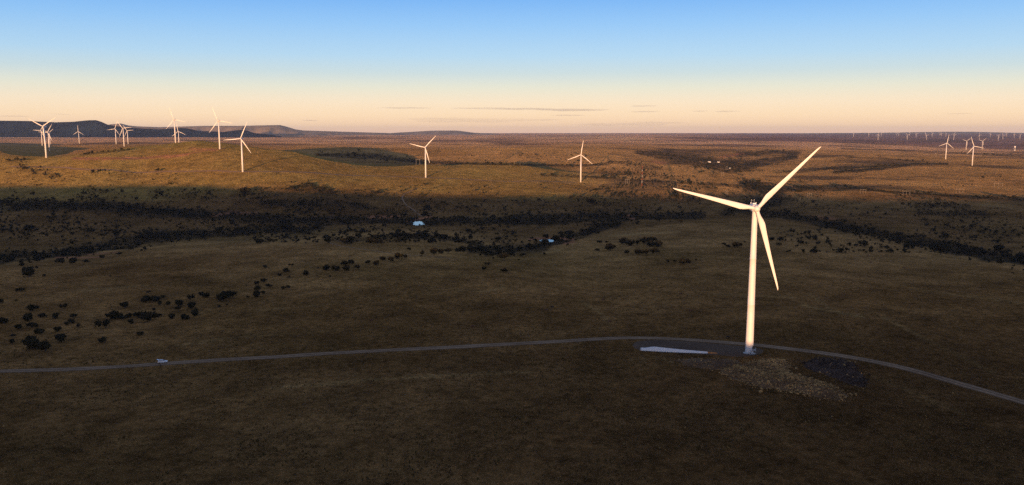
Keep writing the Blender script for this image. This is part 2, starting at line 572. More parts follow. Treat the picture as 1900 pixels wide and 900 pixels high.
def simple_mat(name, col, rough=0.6, metal=0.0, var=0.0, scale=1.0, spec=0.4):
    m, nt, b = mat_new(name)
    b.inputs['Base Color'].default_value = (*col, 1)
    b.inputs['Roughness'].default_value = rough
    b.inputs['Metallic'].default_value = metal
    b.inputs['Specular IOR Level'].default_value = spec
    if var:
        t = N(nt, 'ShaderNodeTexCoord')
        no = N(nt, 'ShaderNodeTexNoise')
        no.inputs['Scale'].default_value = scale
        no.inputs['Detail'].default_value = 4
        mr = N(nt, 'ShaderNodeMapRange')
        mr.inputs[1].default_value, mr.inputs[2].default_value = 0.3, 0.7
        mr.inputs[3].default_value, mr.inputs[4].default_value = 1 - var, 1 + var
        vm = N(nt, 'ShaderNodeVectorMath', operation='SCALE')
        vm.inputs[0].default_value = col
        nt.links.new(t.outputs['Object'], no.inputs['Vector'])
        nt.links.new(no.outputs[0], mr.inputs[0])
        nt.links.new(mr.outputs[0], vm.inputs[3])
        nt.links.new(vm.outputs[0], b.inputs['Base Color'])
    return m


def grass_material(name, attr='Col', relief=3.2, speck=0.55):
    m, nt, b = mat_new(name)
    b.inputs['Roughness'].default_value = 1.0
    b.inputs['Specular IOR Level'].default_value = 0.0
    a = N(nt, 'ShaderNodeAttribute', attribute_name=attr)
    g = N(nt, 'ShaderNodeNewGeometry')

    def noise(scale, detail, rough=0.55):
        no = N(nt, 'ShaderNodeTexNoise')
        no.inputs['Scale'].default_value = scale
        no.inputs['Detail'].default_value = detail
        no.inputs['Roughness'].default_value = rough
        nt.links.new(g.outputs['Position'], no.inputs['Vector'])
        return no

    def rng(src, a0, a1, b0, b1):
        mr = N(nt, 'ShaderNodeMapRange')
        for i, v in enumerate((a0, a1, b0, b1)):
            mr.inputs[i + 1].default_value = v
        nt.links.new(src, mr.inputs[0])
        return mr.outputs[0]

    def math_(op, x, y):
        mn = N(nt, 'ShaderNodeMath', operation=op)
        for i, v in enumerate((x, y)):
            if isinstance(v, (int, float)):
                mn.inputs[i].default_value = v
            else:
                nt.links.new(v, mn.inputs[i])
        return mn.outputs[0]
    big = noise(0.035, 5)
    mid = noise(0.22, 5, 0.65)
    fine = noise(1.3, 3, 0.7)
    f = math_('MULTIPLY', rng(big.outputs[0], .3, .7, .65, 1.35), rng(mid.outputs[0], .3, .7, .5, 1.5))
    f = math_('MULTIPLY', f, rng(fine.outputs[0], .25, .75, .4, 1.6))
    sc = N(nt, 'ShaderNodeVectorMath', operation='SCALE')
    nt.links.new(a.outputs['Color'], sc.inputs[0])
    nt.links.new(f, sc.inputs[3])
    # dry yellow tufts
    tuft = noise(0.75, 4, 0.75)
    mask = math_('MULTIPLY', rng(tuft.outputs[0], .60, .74, 0, speck), rng(big.outputs[0], .35, .6, .3, 1))
    mx = N(nt, 'ShaderNodeMix', data_type='RGBA')
    nt.links.new(mask, mx.inputs[0])
    nt.links.new(sc.outputs[0], mx.inputs[6])
    mx.inputs[7].default_value = (0.46, 0.29, 0.10, 1)
    nt.links.new(mx.outputs[2], b.inputs['Base Color'])
    # blades stand up: break the normal up at tuft size
    rel = noise(0.9, 2, 0.8)
    sub = N(nt, 'ShaderNodeVectorMath', operation='SUBTRACT')
    sub.inputs[1].default_value = (0.5, 0.5, 0.5)
    nt.links.new(rel.outputs['Color'], sub.inputs[0])
    mu = N(nt, 'ShaderNodeVectorMath', operation='MULTIPLY')
    mu.inputs[1].default_value = (relief * 2, relief * 2, relief * 0.5)
    nt.links.new(sub.outputs[0], mu.inputs[0])
    ad = N(nt, 'ShaderNodeVectorMath', operation='ADD')
    nt.links.new(mu.outputs[0], ad.inputs[0])
    nt.links.new(g.outputs['Normal'], ad.inputs[1])
    nm = N(nt, 'ShaderNodeVectorMath', operation='NORMALIZE')
    nt.links.new(ad.outputs[0], nm.inputs[0])
    nt.links.new(nm.outputs[0], b.inputs['Normal'])
    m.cycles.use_bump_map_correction = False
    return m


def leaf_material(name, base, dark):
    m, nt, b = mat_new(name)
    b.inputs['Roughness'].default_value = 0.9
    b.inputs['Specular IOR Level'].default_value = 0.1
    g = N(nt, 'ShaderNodeNewGeometry')
    no = N(nt, 'ShaderNodeTexNoise')
    no.inputs['Scale'].default_value = 0.5
    no.inputs['Detail'].default_value = 4
    nt.links.new(g.outputs['Position'], no.inputs['Vector'])
    mr = N(nt, 'ShaderNodeMapRange')
    mr.inputs[1].default_value, mr.inputs[2].default_value = .35, .65
    mx = N(nt, 'ShaderNodeMix', data_type='RGBA')
    mx.inputs[6].default_value = (*dark, 1)
    mx.inputs[7].default_value = (*base, 1)
    nt.links.new(no.outputs[0], mr.inputs[0])
    nt.links.new(mr.outputs[0], mx.inputs[0])
    nt.links.new(mx.outputs[2], b.inputs['Base Color'])
    return m


M_LAND = grass_material('dry_grassland')
M_LEAF = leaf_material('thorn_bush_leaves', (0.028, 0.024, 0.009), (0.009, 0.009, 0.004))
M_BARK = simple_mat('grey_bark', (0.09, 0.07, 0.055), 0.9, var=0.3, scale=3)
M_WHITE = simple_mat('white_gelcoat', (0.73, 0.71, 0.70), 0.38, var=0.035, scale=0.25)
M_NAC = simple_mat('nacelle_white', (0.74, 0.75, 0.76), 0.45, var=0.05, scale=0.6)
M_STEEL = simple_mat('galvanised_steel', (0.42, 0.43, 0.44), 0.5, 0.6, var=0.15, scale=2)
M_CONC = simple_mat('concrete', (0.42, 0.41, 0.40), 0.9, var=0.15, scale=1.5)
M_DARK = simple_mat('dark_metal', (0.05, 0.05, 0.055), 0.5)
M_RUST = simple_mat('orange_laminate', (0.42, 0.17, 0.045), 0.8, var=0.3, scale=3)

# ------------------------------------------------------------------ the land
nP, nR = PG.shape
idx = np.arange(nP * nR).reshape(nP, nR)
quads = np.c_[idx[:-1, :-1].ravel(), idx[:-1, 1:].ravel(), idx[1:, 1:].ravel(), idx[1:, :-1].ravel()]
V = np.c_[XG.ravel(), YG.ravel(), ZG.ravel()]
# close the ring under the camera
inner = idx[:-1, 0]
cx_ = len(V)
V = np.r_[V, [[0, 0, float(ZG[:, 0].mean())]]]
fan = np.c_[np.full(len(inner), cx_), idx[:-1, 0], idx[1:, 0], idx[1:, 0]]
me = mesh_np('grassland', V, quads, smooth=True)
bmx = bmesh.new()
bmx.from_mesh(me)
bmx.verts.ensure_lookup_table()
for a, b_ in zip(idx[:-1, 0], idx[1:, 0]):
    bmx.faces.new((bmx.verts[cx_], bmx.verts[int(a)], bmx.verts[int(b_)])).smooth = True
bmx.to_mesh(me)
bmx.free()
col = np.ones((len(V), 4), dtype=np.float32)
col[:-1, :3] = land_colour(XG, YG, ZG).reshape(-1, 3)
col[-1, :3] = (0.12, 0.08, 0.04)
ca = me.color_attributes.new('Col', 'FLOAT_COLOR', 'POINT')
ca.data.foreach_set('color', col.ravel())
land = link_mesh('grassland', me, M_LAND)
tag(land, 'dry brown rolling grassland running to the horizon', kind='structure')

# ponds: level the ground under them before anything is stood on it
PONDS = [[(758, 415), (762, 411.2), (768, 409.6), (778, 410), (786, 411.5), (790, 414.5), (786, 418), (777, 419), (768, 418.4), (761, 417.4)],
         [(998, 446), (1004, 444.4), (1016, 443.8), (1030, 444.6), (1036, 446.6), (1028, 449), (1014, 450), (1003, 448.6)]]
pond_geo = []
for pts in PONDS:
    x, y, z = pick([p[0] for p in pts], [p[1] for p in pts])
    zc, xc, yc = float(z.mean()), float(x.mean()), float(y.mean())
    # project the outline on the level water
    ox, oy = [], []
    for p in pts:
        dx, dy, dz = ray(*p)
        t = (zc - CAM_Z) / dz
        ox.append(float(dx * t)); oy.append(float(dy * t))
    rx, ry = (max(ox) - min(ox)) / 2, (max(oy) - min(oy)) / 2
    xc, yc = (max(ox) + min(ox)) / 2, (max(oy) + min(oy)) / 2
    e = np.hypot((XG - xc) / (rx * 1.15), (YG - yc) / (ry * 1.15))
    k = 1 - sstep(1.0, 1.9, e)
    ZG[:] = ZG * (1 - k) + (zc - 0.3) * k
    pond_geo.append((ox, oy, zc))
zz = np.empty(len(me.vertices) * 3, dtype=np.float32)
me.vertices.foreach_get('co', zz)
zz = zz.reshape(-1, 3)
zz[:-1, 2] = ZG.ravel()
me.vertices.foreach_set('co', zz.ravel())
me.update()


def mountain(name, label, prof, D, width, seed, mat, foot=-110, gul=1.0, plateau=0.2):
    a = np.array(prof, float)
    px = np.arange(a[0, 0], a[-1, 0], 1.2)
    top = np.interp(px, a[:, 0], a[:, 1])
    u, dy, dz = ray(px, top)
    hz = dz / dy * D                                   # crest above the camera
    # taper the two ends down
    T = np.linspace(0, 1, 34)
    X = np.empty((len(px), len(T))); Y = X.copy(); Z = X.copy()
    for j, t in enumerate(T):
        yy = D + (t - 0.5) * width
        xx = u / dy * yy
        f = sstep(0, 0.48, np.full_like(px, t)) * (1 - sstep(0.52 + plateau, 1, np.full_like(px, t)))
        rid = np.abs(fbm(xx, yy * 0.35, 700, 4, seed))
        rid2 = fbm(xx, yy, 420, 3, seed + 5)
        g = 4 * f * (1 - f)
        h = foot + (hz - foot) * np.clip(f - gul * g * (0.55 * rid + 0.10 * rid2), 0, 1)
        X[:, j], Y[:, j], Z[:, j] = xx, yy, h + CAM_Z
    n, k = X.shape
    ii = np.arange(n * k).reshape(n, k)
    q = np.c_[ii[:-1, :-1].ravel(), ii[1:, :-1].ravel(), ii[1:, 1:].ravel(), ii[:-1, 1:].ravel()]
    o = link_mesh(name, mesh_np(name, np.c_[X.ravel(), Y.ravel(), Z.ravel()], q, True), mat)
    tag(o, label, kind='structure')
    return o


def slope_material(name, base, dark, scale):
    m, nt, b = mat_new(name)
    b.inputs['Roughness'].default_value = 1
    b.inputs['Specular IOR Level'].default_value = 0
    g = N(nt, 'ShaderNodeNewGeometry')
    no = N(nt, 'ShaderNodeTexNoise')
    no.inputs['Scale'].default_value = scale
    no.inputs['Detail'].default_value = 6
    no.inputs['Roughness'].default_value = 0.65
    nt.links.new(g.outputs['Position'], no.inputs['Vector'])
    mr = N(nt, 'ShaderNodeMapRange')
    mr.inputs[1].default_value, mr.inputs[2].default_value = .38, .62
    mx = N(nt, 'ShaderNodeMix', data_type='RGBA')
    mx.inputs[6].default_value, mx.inputs[7].default_value = (*dark, 1), (*base, 1)
    nt.links.new(no.outputs[0], mr.inputs[0])
    nt.links.new(mr.outputs[0], mx.inputs[0])
    nt.links.new(mx.outputs[2], b.inputs['Base Color'])
    return m


M_HAZE_MOUNT = slope_material('haze_painted_mountain', (0.020, 0.036, 0.050), (0.008, 0.016, 0.024), 0.004)  # blue haze and shade of the range put into its colour
M_PALEHILL = slope_material('hazed_pale_mountain', (0.40, 0.29, 0.18), (0.22, 0.17, 0.11), 0.002)  # distant hills paled in the colour itself, for haze
mountain('mountain_range', 'dark blue flat-topped mountain range at the far left',
         [(-160, 236), (-80, 227), (0, 224), (50, 224.5), (103, 227), (135, 226), (165, 223.2), (178, 223), (188, 226), (200, 231.5), (236, 237), (295, 240), (322, 238.2),
          (339, 237.4), (352, 239), (368, 243), (413, 245), (436, 242), (451, 240.5), (461, 243), (472, 247), (501, 250), (530, 255)], 12500, 3200, 61, M_HAZE_MOUNT, gul=1.3)
mountain('mountain_range', 'pale flat-topped range behind the dark mountains',
         [(120, 246), (180, 238), (203, 231), (224, 229), (239, 233), (255, 234.5), (295, 236), (348, 234.5), (377, 233.6), (442, 233.6), (500, 232.4), (519, 232), (530, 234.5),
          (548, 240), (562, 242), (640, 244.5), (720, 247), (760, 250)], 21000, 4500, 71, M_PALEHILL, gul=1.7)
mountain('hill_ridge', 'low flat pale hill on the far horizon left of centre',
         [(700, 249), (740, 246), (780, 243.8), (800, 242.5), (845, 242.2), (858, 243.4), (880, 246.4), (930, 249)], 24000, 4000, 81, M_PALEHILL, gul=0.6)
mountain('hill_ridge', 'long low bluish rise on the right horizon',
         [(1380, 249), (1500, 247.2), (1640, 246.4), (1700, 245.2), (1760, 244.4), (1810, 244.6), (1880, 246.4), (1960, 247.5), (2100, 250)], 30000, 5000, 91, M_PALEHILL, gul=0.5)

# ponds
m, nt, b = mat_new('pond_water')
b.inputs['Base Color'].default_value = (0.02, 0.03, 0.035, 1)
b.inputs['Roughness'].default_value = 0.04
b.inputs['IOR'].default_value = 1.33
no = N(nt, 'ShaderNodeTexNoise')
no.inputs['Scale'].default_value = 1.5
bp = N(nt, 'ShaderNodeBump')
bp.inputs['Strength'].default_value = 0.02
nt.links.new(no.outputs[0], bp.inputs['Height'])
nt.links.new(bp.outputs[0], b.inputs['Normal'])
for (ox, oy, zc), lab in zip(pond_geo, ('bright blue farm pond at the end of the path in the valley', 'small blue pond half hidden by scrub under a red bank')):
    bm = bmesh.new()
    n = len(ox)
    pts = []
    for i in range(n):                                   # ragged shore
        for t in (0, .2, .4, .6, .8):
            j = (i + 1) % n
            k = 1 + RNG.uniform(-.32, .06)
            cx, cy = sum(ox) / n, sum(oy) / n
            x = ox[i] * (1 - t) + ox[j] * t
            y = oy[i] * (1 - t) + oy[j] * t
            pts.append((cx + (x - cx) * k, cy + (y - cy) * k, zc))
    f = bm.faces.new([bm.verts.new(p) for p in pts])
    bmesh.ops.triangulate(bm, faces=[f])
    me_p = bm_mesh('pond', bm)
    if me_p.polygons[0].normal.z < 0:
        me_p.flip_normals()
    tag(link_mesh('pond', me_p, MATS['pond_water']), lab, kind='structure')




def road_material(name, c0, c1, scale=0.8):
    m, nt, b = mat_new(name)
    b.inputs['Roughness'].default_value = 0.95
    b.inputs['Specular IOR Level'].default_value = 0.1
    g = N(nt, 'ShaderNodeNewGeometry')
    n1 = N(nt, 'ShaderNodeTexNoise'); n1.inputs['Scale'].default_value = scale; n1.inputs['Detail'].default_value = 6
    n2 = N(nt, 'ShaderNodeTexNoise'); n2.inputs['Scale'].default_value = 0.06; n2.inputs['Detail'].default_value = 3
    nt.links.new(g.outputs['Position'], n1.inputs['Vector'])
    nt.links.new(g.outputs['Position'], n2.inputs['Vector'])
    ad = N(nt, 'ShaderNodeMath', operation='ADD')
    nt.links.new(n1.outputs[0], ad.inputs[0]); nt.links.new(n2.outputs[0], ad.inputs[1])
    mr = N(nt, 'ShaderNodeMapRange'); mr.inputs[1].default_value, mr.inputs[2].default_value = .75, 1.25
    mx = N(nt, 'ShaderNodeMix', data_type='RGBA')
    mx.inputs[6].default_value, mx.inputs[7].default_value = (*c0, 1), (*c1, 1)
    nt.links.new(ad.outputs[0], mr.inputs[0]); nt.links.new(mr.outputs[0], mx.inputs[0])
    at = N(nt, 'ShaderNodeAttribute', attribute_name='lane')
    m2 = N(nt, 'ShaderNodeVectorMath', operation='SCALE')
    nt.links.new(mx.outputs[2], m2.inputs[0]); nt.links.new(at.outputs['Fac'], m2.inputs[3])
    nt.links.new(m2.outputs[0], b.inputs['Base Color'])
    bp = N(nt, 'ShaderNodeBump'); bp.inputs['Strength'].default_value = 0.8; bp.inputs['Distance'].default_value = 0.15
    nt.links.new(n1.outputs[0], bp.inputs['Height']); nt.links.new(bp.outputs[0], b.inputs['Normal'])
    return m


M_GRAVEL = road_material('gravel_track', (0.185, 0.114, 0.066), (0.315, 0.206, 0.124))
M_PAD = road_material('dark_crushed_stone', (0.078, 0.046, 0.028), (0.122, 0.077, 0.048))
M_EARTH = road_material('pale_dirt_track', (0.24, 0.14, 0.075), (0.36, 0.23, 0.13), 0.3)
M_REDEARTH = road_material('red_dirt_track', (0.30, 0.125, 0.05), (0.42, 0.20, 0.085), 0.3)


def smooth_line(x, y, step):
    p = np.c_[x, y]
    out = []
    P_ = np.r_[[2 * p[0] - p[1]], p, [2 * p[-1] - p[-2]]]
    for i in range(1, len(P_) - 2):
        a, b, c, d = P_[i - 1], P_[i], P_[i + 1], P_[i + 2]
        n = max(2, int(np.hypot(*(c - b)) / step))
        t = np.linspace(0, 1, n, endpoint=False)[:, None]
        out.append(0.5 * ((2 * b) + (c - a) * t + (2 * a - 5 * b + 4 * c - d) * t ** 2 + (3 * b - 3 * c + d - a) * t ** 3))
    out.append(p[-1:])
    return np.concatenate(out)


LANES = [(-1.25, 0.45), (-1.0, .55), (-.72, .95), (-.42, 1.35), (-.1, .62), (.1, .62), (.42, 1.35), (.72, .95), (1.0, .55), (1.25, 0.45)]


ROAD_LINES = []


def road(name, label, pts, width, mat, lift=0.1, step=2.0, rmin=0, cat=None):
    if len(pts[0]) == 2:
        x, y, z = pick([p[0] for p in pts], [p[1] for p in pts], rmin)
    else:
        x, y = [p[0] for p in pts], [p[1] for p in pts]
    L = smooth_line(np.asarray(x), np.asarray(y), step)
    ROAD_LINES.append((L, width))
    t = np.gradient(L, axis=0)
    t /= np.hypot(t[:, 0], t[:, 1])[:, None]
    nrm = np.c_[-t[:, 1], t[:, 0]]
    w = width / 2 * (1 + 0.16 * fbm(L[:, 0], L[:, 1], 14, 3, 77))
    rows = []
    for k, _ in LANES:
        q = L + nrm * (w * k)[:, None]
        rows.append(np.c_[q, ground_z(q[:, 0], q[:, 1]) + lift * (1 if abs(k) < 1.2 else -1.0)])
    V = np.stack(rows, 1)
    n, k = V.shape[:2]
    ii = np.arange(n * k).reshape(n, k)
    q = np.c_[ii[:-1, :-1].ravel(), ii[1:, :-1].ravel(), ii[1:, 1:].ravel(), ii[:-1, 1:].ravel()]
    me_ = mesh_np(name, V.reshape(-1, 3), q, True)
    if me_.polygons[0].normal.z < 0:
        me_.flip_normals()
    at = me_.attributes.new('lane', 'FLOAT', 'POINT')
    at.data.foreach_set('value', np.tile(np.array([l[1] for l in LANES], dtype=np.float32), n))
    return tag(link_mesh(name, me_, mat), label, kind='structure')


ROAD_PTS = [(-90, 693), (0, 689), (120, 685.5), (230, 680), (300, 675), (400, 668.5), (500, 663), (600, 656.5), (750, 648.5), (900, 641), (1020, 634.5), (1110, 629), (1170, 627), (1240, 628.5),
            (1320, 633.5), (1400, 640), (1470, 648), (1540, 657), (1620, 670.5), (1700, 689), (1780, 712), (1850, 732), (1910, 750), (2000, 778)]
road('gravel_road', 'grey gravel road curving across the grassland past the large turbine', ROAD_PTS, 6.6, M_GRAVEL, lift=0.12)
road('dirt_track', 'pale dirt track along the sunlit hillside past two turbines', [(20, 309), (113, 310.5), (137, 313), (171, 314.5), (224, 317), (289, 318.7), (342, 318), (395, 316.8), (447, 318.6), (510, 318.5), (600, 322.2),
     (700, 326.5), (790, 329.5), (870, 333), (950, 336.5), (1070, 338.5)], 9, M_EARTH, lift=0.25, step=6)
road('dirt_track', 'red dirt track climbing round the grassy hill', [(135, 294.5), (180, 294.5), (230, 294), (290, 291), (330, 287.5), (365, 282.5), (400, 277.3), (418, 276)], 8, M_REDEARTH, lift=0.3, step=6)
road('dirt_path', 'narrow winding path down to the farm pond', [(775, 349), (763, 354), (747, 364), (752, 378), (765, 388), (775, 396), (784, 402)], 3.2, M_EARTH, lift=0.2, step=4)
road('dirt_path', 'faint pale path crossing the plateau below the thicket', [(604, 445.5), (617, 452), (640, 457.5), (700, 466), (745, 472.5), (800, 476), (850, 481)], 1.8, M_EARTH, lift=0.1, step=3)

# crane pad beside the big turbine
pad_px = [(1172, 640), (1182, 633), (1215, 631), (1262, 632.5), (1320, 637), (1385, 643), (1412, 647), (1418, 653), (1400, 660), (1366, 662), (1330, 659), (1260, 656), (1200, 652), (1178, 647)]
x, y, z = pick([p[0] for p in pad_px], [p[1] for p in pad_px])
L = smooth_line(np.r_[x, x[0]], np.r_[y, y[0]], 3)[:-1]
pad_poly = L.tolist()
cxp, cyp = L.mean(0)
rings = []
for k in (0.02, .25, .5, .75, .95, 1.04):
    q = np.array([cxp, cyp]) + (L - [cxp, cyp]) * k
    rings.append(np.c_[q, ground_z(q[:, 0], q[:, 1]) + (0.07 if k < 1 else -0.1)])
V = np.stack(rings)
k, n = V.shape[:2]
ii = np.arange(n * k).reshape(k, n)
q = np.c_[ii[:-1].ravel(), ii[1:].ravel(), np.roll(ii[1:], -1, 1).ravel(), np.roll(ii[:-1], -1, 1).ravel()]
me_ = mesh_np('crane_pad', V.reshape(-1, 3), q, True)
if me_.polygons[0].normal.z < 0:
    me_.flip_normals()
at = me_.attributes.new('lane', 'FLOAT', 'POINT')
at.data.foreach_set('value', np.ones(len(me_.vertices), dtype=np.float32))
tag(link_mesh('crane_pad', me_, M_PAD), 'dark crushed stone pad between the road and the lying blade', kind='structure')




def blade_sections(L=43.0, n_pts=18, n_st=22):
    st = np.r_[1.1, 1.9, 2.8, np.linspace(4.2, L - 1.6, n_st - 6), L - .9, L - .4, L - .1]
    rings = []
    for r in st:
        k = r / L
        root = 1 - sstep(0.06, 0.19, k)
        chord_w = np.interp(k, [0, .2, .3, .5, .75, .94, .98, 1.0], [3.1, 3.1, 2.7, 2.05, 1.38, .88, .56, .12])
        chord = 1.9 * root + chord_w * (1 - root)
        le = np.interp(k, [0, .2, .6, 1], [.95, .92, .62, .22])
        if k > .94: le = min(le, .22 + chord * .3)
        thick = 1.9 * root + chord * np.interp(k, [0, .2, .4, 1], [.5, .34, .24, .16]) * (1 - root)
        tw = R(float(np.interp(k, [0, .2, .5, 1], [14, 11, 4, 0])))
        ring = []
        for i in range(n_pts):
            a = 2 * math.pi * i / n_pts
            cxx = 0.5 + 0.5 * math.cos(a)             # 0 trailing .. 1 leading
            shape = math.sin(a)
            t = thick / 2 * shape * (root + (1 - root) * (0.35 + 0.65 * min(1, (cxx * 1.25) ** .7)) * (1 - 0.0 * cxx))
            x = le - chord * (1 - cxx)
            y = t - 0.25 * (1 - root) * k
            ring.append((x * math.cos(tw) - y * math.sin(tw), x * math.sin(tw) + y * math.cos(tw), r))
        rings.append(ring)
    return rings


def make_blade(n_pts, n_st):
    bm = bmesh.new()
    add_rings(bm, blade_sections(43.0, n_pts, n_st))
    return bm_mesh('blade', bm, True)


def lathe(prof, n=24, axis='Z'):
    bm = bmesh.new()
    rings = [[(r * math.cos(2 * math.pi * i / n), r * math.sin(2 * math.pi * i / n), z) for i in range(n)] for r, z in prof]
    if axis == 'Y':
        rings = [[(p[0], p[2], p[1]) for p in ring] for ring in rings]
    add_rings(bm, rings)
    return bm_mesh('lathe', bm, True)


HUB_Z, HUB_Y = 80.0, -4.4
ME_BLADE, ME_BLADE_S = make_blade(20, 26), make_blade(8, 10)
tprof = [(2.2, 0.35), (2.17, 1.2)]
for zz_ in np.linspace(2, 77.8, 16):
    tprof.append((2.17 - (2.17 - 1.42) * (zz_ / 77.8) ** 1.05, zz_))
    if any(abs(zz_ - j) < 2.6 for j in (26.5, 52.5)):
        r0 = tprof[-1][0]
        tprof += [(r0 + .04, zz_ + .05), (r0 + .04, zz_ + .3), (r0 - .004, zz_ + .35)]
tprof.append((1.5, 78.0))
ME_TOWER = lathe(tprof, 40)
ME_TOWER_S = lathe([(2.2, -2), (1.42, 78)], 12)
ME_PLINTH = lathe([(3.3, -1.2), (3.3, .12), (2.75, .16), (2.75, .38), (2.3, .40)], 32)
ME_HUB = lathe([(1.55, 1.5), (1.75, 1.2), (1.8, .2), (1.72, -.5), (1.45, -1.15), (1.0, -1.6), (.5, -1.85), (.06, -1.92)], 28, 'Y')
ME_HUB_S = lathe([(1.6, 1.5), (1.8, 0), (1.3, -1.2), (.1, -1.9)], 10, 'Y')
bm = bmesh.new()
nst = [(-2.3, 1.55, 1.5), (-2.0, 1.75, 1.8), (0, 1.9, 2.0), (4, 1.9, 2.0), (6.4, 1.75, 1.85), (7.6, 1.35, 1.45), (7.9, 1.0, 1.1)]
rings = []
for yv, hw, hh in nst:
    ring = []
    for i in range(20):
        a = 2 * math.pi * i / 20
        ca_, sa_ = math.cos(a), math.sin(a)
        e = 0.45
        ring.append((hw * math.copysign(abs(ca_) ** e, ca_), yv, hh * math.copysign(abs(sa_) ** e, sa_)))
    rings.append(ring)
add_rings(bm, rings)
ME_NAC = bm_mesh('nacelle', bm, True)
bm = bmesh.new()
add_box(bm, (0, 3, 0), (3.4, 9.5, 3.6))
ME_NAC_S = bm_mesh('nacelle', bm)
bm = bmesh.new()                                         # wind instruments on the roof
for sx_ in (-.75, .75):
    add_tube(bm, (sx_, 0, 0), (sx_, 0, 1.7), .07)
add_tube(bm, (-.9, 0, 1.7), (.9, 0, 1.7), .06)
for sx_ in (-.75, 0.75):
    add_tube(bm, (sx_, 0, 1.7), (sx_, 0, 2.15), .045)
    add_box(bm, (sx_, 0, 2.2), (.35, .1, .12))
ME_MAST = bm_mesh('instrument_mast', bm)
bm = bmesh.new()
add_box(bm, (0, 0, .3), (1.7, 2.4, .6), bevel=.08)
ME_HATCH = bm_mesh('roof_hatch', bm)
bm = bmesh.new()
add_tube(bm, (0, 0, 0), (0, 0, .55), .16)
add_tube(bm, (0, 0, .55), (0, 0, .95), .26, .14)
ME_LAMP = bm_mesh('warning_lamp', bm)
bm = bmesh.new()                                         # stair with landing at the right of the foot
for i in range(9):
    add_box(bm, (-1.2 + .32 * i, -2.75, .45 + .24 * i), (.34, .95, .05))
for yv in (-2.28, -3.22):
    add_tube(bm, (-1.35, yv, .3), (1.65, yv, 2.55), .07, n=6)
add_box(bm, (2.3, -2.1, 2.55), (1.5, 2.3, .08))
for p in ((1.7, -3.1), (2.95, -3.1), (2.95, -1.05)):
    add_tube(bm, (p[0], p[1], 0), (p[0], p[1], 2.5), .06, n=6)
ME_STEPS = bm_mesh('steps', bm)
bm = bmesh.new()
for p in ((1.7, -3.2), (3.0, -3.2), (3.0, -2.1), (3.0, -1.0), (-1.2, -3.25), (.2, -3.25)):
    zb = 2.6 if p[0] > 1.5 else .45 + .75 * (p[0] + 1.2)
    add_tube(bm, (p[0], p[1], zb), (p[0], p[1], zb + 1.1), .045, n=6)
for dz_ in (1.1, .55):
    add_tube(bm, (1.7, -3.2, 2.6 + dz_), (3.0, -3.2, 2.6 + dz_), .04, n=6)
    add_tube(bm, (3.0, -3.2, 2.6 + dz_), (3.0, -1.0, 2.6 + dz_), .04, n=6)
    add_tube(bm, (-1.2, -3.25, .45 + dz_), (1.7, -3.2, 2.6 + dz_), .04, n=6)
ME_RAIL = bm_mesh('railing', bm)
bm = bmesh.new()
add_box(bm, (0, 0, 1.05), (.95, .12, 2.1), bevel=.04)
ME_DOOR = bm_mesh('door', bm)
YAW = R(-5)


def blade_rot(o, ang, stretch=1.0):
    o.scale = (1, 1, stretch)
    o.location = (0, HUB_Y, HUB_Z)
    o.rotation_euler = (0, R(90 - ang), 0)


def turbine(loc, ang, sc, label, group, big=False, yaw=YAW):
    t = empty('wind_turbine', loc, yaw, sc)
    tag(t, label, 'wind turbine', group)
    link_mesh('tower', ME_TOWER if big else ME_TOWER_S, M_WHITE, t)
    nac = link_mesh('nacelle', ME_NAC if big else ME_NAC_S, M_NAC, t)
    nac.location = (0, 0, HUB_Z)
    hub = link_mesh('hub', ME_HUB if big else ME_HUB_S, M_WHITE, t)
    hub.location = (0, HUB_Y, HUB_Z)
    for k in range(3):
        blade_rot(link_mesh('blade', ME_BLADE if big else ME_BLADE_S, M_WHITE, t), ang + 120 * k, 1.06 if big else 1.0)
    if big:
        link_mesh('plinth', ME_PLINTH, M_CONC, t)
        st = link_mesh('steps', ME_STEPS, M_STEEL, t)
        link_mesh('railing', ME_RAIL, M_STEEL, st)
        d = link_mesh('door', ME_DOOR, M_DARK, t)
        a = R(-42)
        d.location = (2.17 * math.cos(a), 2.17 * math.sin(a), 2.6)
        d.rotation_euler = (0, 0, a + math.pi / 2)
        ms = link_mesh('instrument_mast', ME_MAST, M_STEEL, nac)
        ms.location = (-.2, 5.6, 1.9)
        hh_ = link_mesh('roof_hatch', ME_HATCH, M_NAC, nac)
        hh_.location = (0, 3.2, 1.9)
        for sx_ in (-1.35, 1.35):
            lm = link_mesh('warning_lamp', ME_LAMP, M_NAC, nac)
            lm.location = (sx_, 4.6, 1.85)
    return t


def turbine_at(px, py, hub_py, ang, label, group, big=False, d=None, rmin=0):
    if d is None:
        x, y, z = pick1(px, py, rmin)
    else:
        u, dy, _ = ray(px, 250)
        x, y = float(u / dy * d), d
        z = float(ground_z(x, y))
    u, dy, dz = ray(px, hub_py)
    zh = float(dz / dy * y) + CAM_Z
    sc = (zh - z) / HUB_Z
    sc = min(max(sc, 0.80), 1.25)
    print('turbine', round(px), 'dist', round(y), 'scale', round((zh - z) / HUB_Z, 2))
    return turbine((x, y, z - .05), ang, sc, label, group, big)


